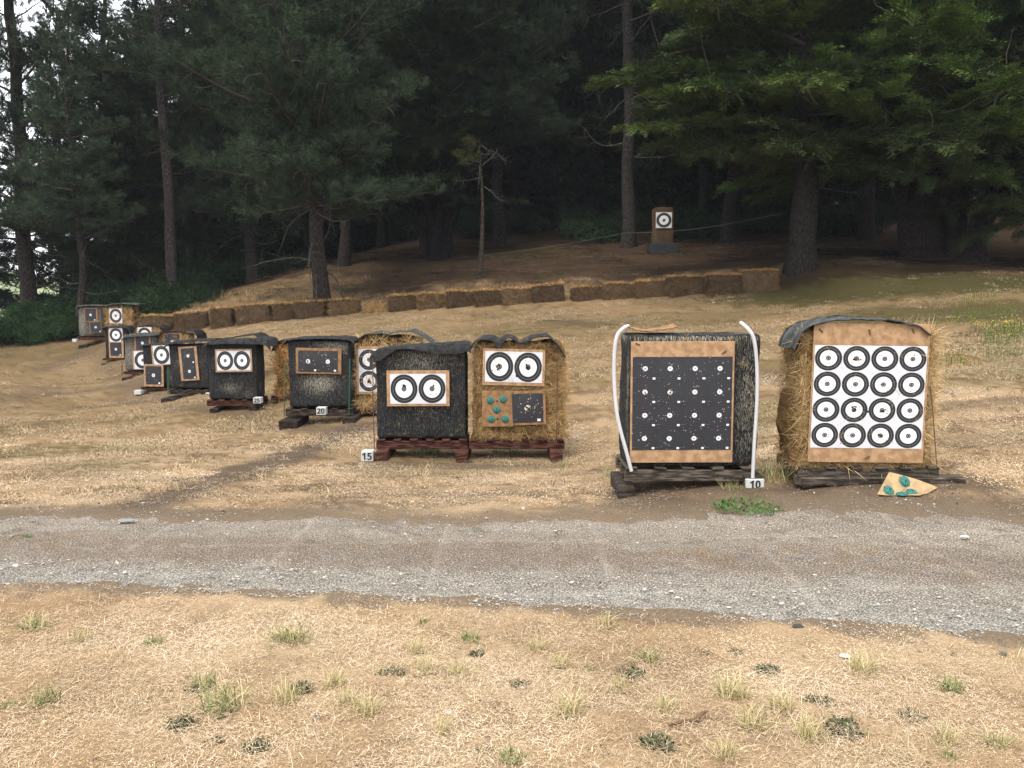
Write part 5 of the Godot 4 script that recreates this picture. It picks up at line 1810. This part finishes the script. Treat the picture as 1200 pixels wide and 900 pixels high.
	tree("huge cypress of many fused trunks with bright flat boughs", foot(1078, 28.6), {"seed": 12, "h": 20.0, "r": 0.62, "lean": Vector3(0.6, 0, 0), "crown0": 3.2, "limbs": 110, "spread": 7.4, "style": "cypress", "green": Color(0.064, 0.105, 0.034), "tip": Color(0.082, 0.135, 0.040), "reach": [[2.5, 2.6, 7.6, 0.10], [3.0, 2.25, 7.2, 0.12], [3.5, 1.85, 7.0, 0.12], [3.1, 1.25, 6.6, 0.10], [3.8, 0.8, 7.2, 0.1], [3.9, 2.8, 7.6, 0.14], [2.3, 1.0, 6.0, 0.02], [4.6, 1.5, 7.0, 0.1], [2.6, 0.55, 6.8, 0.04], [4.4, 2.4, 7.4, 0.12], [5.2, 2.0, 7.4, 0.12]], "bark": Color(0.06, 0.05, 0.045), "stems": [[0.75, 0.2, 0.6, 0.3, 7.0, 0.4], [1.4, 0.3, 2.4, 0.6, 7.5, 0.34], [0.5, 0.5, 1.9, 1.0, 3.4, 0.2], [-0.5, 0.0, -1.2, 0.2, 7.0, 0.3]], "dead": 7, "dead0": 2.6, "dead1": 5.5, "dead_len": 2.4, "vis": 12.0, "dens": 1.15}, "", "cypress_tree")
	tree("dark cypress whose boughs hang at the right edge of the wood", foot(1262, 26.5), {"seed": 13, "h": 17.0, "r": 0.5, "crown0": 1.6, "limbs": 64, "spread": 5.4, "style": "cypress", "green": cyp_g, "vis": 11.0, "dead": 3}, "", "cypress_tree")
	tree("cypress filling the gap between the bare pine and the thick cypress", foot(850, 37), {"seed": 14, "h": 20.0, "r": 0.3, "crown0": 3.4, "limbs": 60, "spread": 5.0, "style": "cypress", "green": cyp_g * 0.7, "vis": 14.0}, "", "cypress_tree")
	tree("dark conifer left of the tall bare grey trunk", foot(160, 39), {"seed": 15, "h": 10.5, "r": 0.24, "crown0": 1.6, "limbs": 56, "spread": 3.2, "green": dark_g, "dead": 4, "style": "cypress"}, "", "cypress_tree")
	tree("tree with arched dark boughs behind the faded butt", foot(185, 42), {"seed": 21, "h": 14.0, "r": 0.33, "crown0": 3.0, "limbs": 44, "spread": 4.0, "green": dark_g, "vis": 15.0})
	tree("bushy pine behind the leaning bale row pine", foot(300, 38), {"seed": 16, "h": 20.0, "r": 0.28, "crown0": 2.2, "limbs": 76, "spread": 4.8, "green": pine_g, "vis": 15.0, "dead": 4})
	tree("dim cypress trunk in the darkest part of the wood", foot(661, 47), {"seed": 17, "h": 22.0, "r": 0.3, "crown0": 4.5, "limbs": 56, "spread": 4.6, "style": "cypress", "green": dark_g, "vis": 17.0}, "", "cypress_tree")
	tree("spreading pine over the thin young tree", foot(585, 41), {"seed": 18, "h": 21.0, "r": 0.3, "crown0": 4.2, "limbs": 70, "spread": 5.2, "green": pine_g, "vis": 16.0})
	tree("dim slender trunk behind the butt in the wood", foot(816, 42), {"seed": 19, "h": 20.0, "r": 0.18, "crown0": 4.0, "limbs": 44, "spread": 3.8, "green": dark_g, "vis": 15.0})
	tree("cypress standing behind the fused trunks", foot(1010, 38), {"seed": 20, "h": 21.0, "r": 0.34, "crown0": 5.0, "limbs": 56, "spread": 5.4, "style": "cypress", "green": cyp_g * 0.75, "vis": 14.0}, "", "cypress_tree")
	# the wood behind, row upon row
	var proto := []
	var grp := "crowded conifers deep in the wood"
	var lab := ["dark bushy pine in the %s ranks of the wood", "dark layered cypress in the %s ranks of the wood", "mid green pine in the %s ranks of the wood"]
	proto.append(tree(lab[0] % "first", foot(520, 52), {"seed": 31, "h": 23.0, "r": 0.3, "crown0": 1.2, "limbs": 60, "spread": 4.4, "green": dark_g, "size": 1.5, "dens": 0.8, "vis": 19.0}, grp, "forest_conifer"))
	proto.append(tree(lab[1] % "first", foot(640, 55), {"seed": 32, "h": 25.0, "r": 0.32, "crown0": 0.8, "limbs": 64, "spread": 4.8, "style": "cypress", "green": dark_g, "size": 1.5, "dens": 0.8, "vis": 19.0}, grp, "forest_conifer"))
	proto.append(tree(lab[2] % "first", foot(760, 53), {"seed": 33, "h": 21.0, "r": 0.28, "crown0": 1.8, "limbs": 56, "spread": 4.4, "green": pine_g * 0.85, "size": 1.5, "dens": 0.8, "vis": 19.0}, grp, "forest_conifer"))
	var r := RandomNumberGenerator.new()
	r.seed = 4242
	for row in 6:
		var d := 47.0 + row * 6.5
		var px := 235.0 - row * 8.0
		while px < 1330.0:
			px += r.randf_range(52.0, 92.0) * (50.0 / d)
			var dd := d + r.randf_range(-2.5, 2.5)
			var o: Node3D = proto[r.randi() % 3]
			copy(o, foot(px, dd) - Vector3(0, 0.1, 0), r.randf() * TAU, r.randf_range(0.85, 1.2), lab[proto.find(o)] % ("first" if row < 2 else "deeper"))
	for a in [[120, 62, 0.72, 1], [30, 58, 0.6, 0], [165, 58, 0.8, 2], [205, 52, 1.0, 1], [240, 48, 1.05, 0], [-40, 46, 0.8, 1], [-90, 42, 1.0, 0], [75, 50, 0.8, 2], [135, 47, 0.95, 0], [172, 50, 0.95, 1]]:
		copy(proto[a[3]], foot(a[0], a[1]), r.randf() * TAU, a[2])
	# beside and behind the frame, where the wood goes on
	for a in [[1400, 30, 0.9, 1], [1500, 36, 1.0, 0], [1420, 44, 1.0, 2], [1600, 30, 0.9, 1]]:
		copy(proto[a[3]], foot(a[0], a[1]), r.randf() * TAU, a[2])
	# undergrowth
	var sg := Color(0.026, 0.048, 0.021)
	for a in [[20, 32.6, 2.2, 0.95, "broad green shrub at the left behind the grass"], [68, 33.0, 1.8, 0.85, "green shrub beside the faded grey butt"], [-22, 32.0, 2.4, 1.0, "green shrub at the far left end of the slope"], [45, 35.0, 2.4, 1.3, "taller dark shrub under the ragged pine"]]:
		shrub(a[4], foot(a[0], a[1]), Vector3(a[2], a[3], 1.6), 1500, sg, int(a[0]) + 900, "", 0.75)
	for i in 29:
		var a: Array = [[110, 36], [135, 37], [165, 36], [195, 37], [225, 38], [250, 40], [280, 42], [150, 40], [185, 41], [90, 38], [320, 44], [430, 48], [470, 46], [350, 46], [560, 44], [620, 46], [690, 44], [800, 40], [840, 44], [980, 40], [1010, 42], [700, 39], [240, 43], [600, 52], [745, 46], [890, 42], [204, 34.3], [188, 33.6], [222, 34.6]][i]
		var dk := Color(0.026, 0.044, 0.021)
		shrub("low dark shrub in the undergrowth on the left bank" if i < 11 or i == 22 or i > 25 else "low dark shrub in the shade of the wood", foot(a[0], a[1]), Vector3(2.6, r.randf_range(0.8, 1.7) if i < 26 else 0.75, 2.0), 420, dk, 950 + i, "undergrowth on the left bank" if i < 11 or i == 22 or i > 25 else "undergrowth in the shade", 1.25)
	# low dark edging between the two big cypresses
	var lg := MB.new()
	lg.col = Color(0.05, 0.035, 0.028)
	var e0 := foot(955, 29.5) + Vector3(0, 0.08, 0)
	var e1 := foot(1050, 30.5) + Vector3(0, 0.1, 0)
	lg.tube([Vector3.ZERO, (e1 - e0) * 0.3 + Vector3(0, 0.03, 0), (e1 - e0) * 0.7, e1 - e0], [0.12, 0.13, 0.12, 0.1], 9, 0.2, nz2)
	single("fallen_log", lg.mesh(), M.bark, e0, "dark log lying between the two big cypresses", "log")
	var sb := MB.new()
	sb.col = Color(0.14, 0.12, 0.10)
	sb.tube([Vector3.ZERO, Vector3(-0.04, 0.5, 0.02), Vector3(0.0, 1.0, 0.0), Vector3(-0.06, 1.35, 0.0)], [0.025, 0.02, 0.016, 0.006], 6)
	single("bare_pole", sb.mesh(), M.bark, foot(373, 28.0), "pale bare stick leaning on the bale row pine", "stick")
	# rope through the wood
	var pts := []
	var A := at(522, 303, 36.6)
	var B := at(734, 273, 35.6)
	var C := at(917, 250, 26.4)
	for i in 13:
		var f := i / 12.0
		pts.append(A.lerp(B, f) - Vector3(0, 0.12 * sin(f * PI), 0))
	for i in range(1, 15):
		var f := i / 14.0
		pts.append(B.lerp(C, f) - Vector3(0, 0.16 * sin(f * PI), 0))
	rod("rope", "thin pale rope strung between the trees before the butt in the wood", pts, 0.009, M.rope, "rope")

func make_far() -> void:
	var mb := MB.new()
	var p := PackedVector3Array()
	var c := PackedColorArray()
	for j in 14:
		for i in 50:
			var x := -420.0 + i * 11.0
			var z := -190.0 - j * 16.0
			var y := -8.0 + 24.0 * sin(j / 13.0 * PI * 0.5) * (0.8 + 0.5 * nz.get_noise_2d(x * 0.02, z * 0.02)) * ss(40.0, -60.0, x)
			p.append(Vector3(x, y, z))
			var n := nz2.get_noise_2d(x * 0.1, z * 0.1)
			c.append(Color(0.16, 0.2, 0.09).lerp(Color(0.25, 0.27, 0.14), clampf(0.5 + n, 0, 1)))
	mb.grid(p, c, 50, 14)
	structure("hill", mb.mesh(), M.blade)

func _ready() -> void:
	rng.seed = 1
	nz.seed = 3
	nz.frequency = 0.55
	nz.fractal_octaves = 3
	nz2.seed = 9
	nz2.frequency = 0.6
	nz2.fractal_octaves = 3
	var cam := Camera3D.new()
	cam.name = "camera"
	cam.fov = rad_to_deg(2.0 * atan(450.0 / F))
	cam.position = CAM
	cam.rotation.x = PITCH
	cam.far = 900.0
	add_child(cam)
	var env := Environment.new()
	env.background_mode = Environment.BG_SKY
	env.tonemap_mode = Environment.TONE_MAPPER_LINEAR
	env.tonemap_exposure = 3.15
	var sm := ProceduralSkyMaterial.new()
	sm.sky_top_color = Color(0.86, 0.88, 0.91)
	sm.sky_horizon_color = Color(0.90, 0.91, 0.92)
	sm.sky_curve = 0.2
	sm.ground_bottom_color = Color(0.25, 0.22, 0.18)
	sm.ground_horizon_color = Color(0.6, 0.6, 0.58)
	var sky := Sky.new()
	sky.sky_material = sm
	env.sky = sky
	env.fog_enabled = true
	env.fog_density = 0.0003
	env.fog_light_color = Color(0.88, 0.90, 0.95)
	env.sdfgi_enabled = true
	env.ssao_enabled = true
	env.ssil_enabled = true
	var we := WorldEnvironment.new()
	we.name = "world"
	we.environment = env
	add_child(we)
	var sun := DirectionalLight3D.new()
	sun.name = "sun"
	sun.light_energy = 0.4
	sun.light_color = Color(1.0, 0.97, 0.92)
	sun.light_angular_distance = 25.0
	sun.shadow_enabled = true
	sun.rotation = Vector3(deg_to_rad(-62.0), deg_to_rad(-25.0), 0)
	add_child(sun)
	make_materials()
	solve_terrain()
	make_lattice()
	make_ground()
	make_road()
	make_far()
	make_stands()
	make_bale_row()
	make_trees()
	print("sprays ", sprays, " bough meshes ", boughs.size(), " tris ", tris)
	make_grass()
	make_gravel()
	make_crumbs()
	make_tufts()
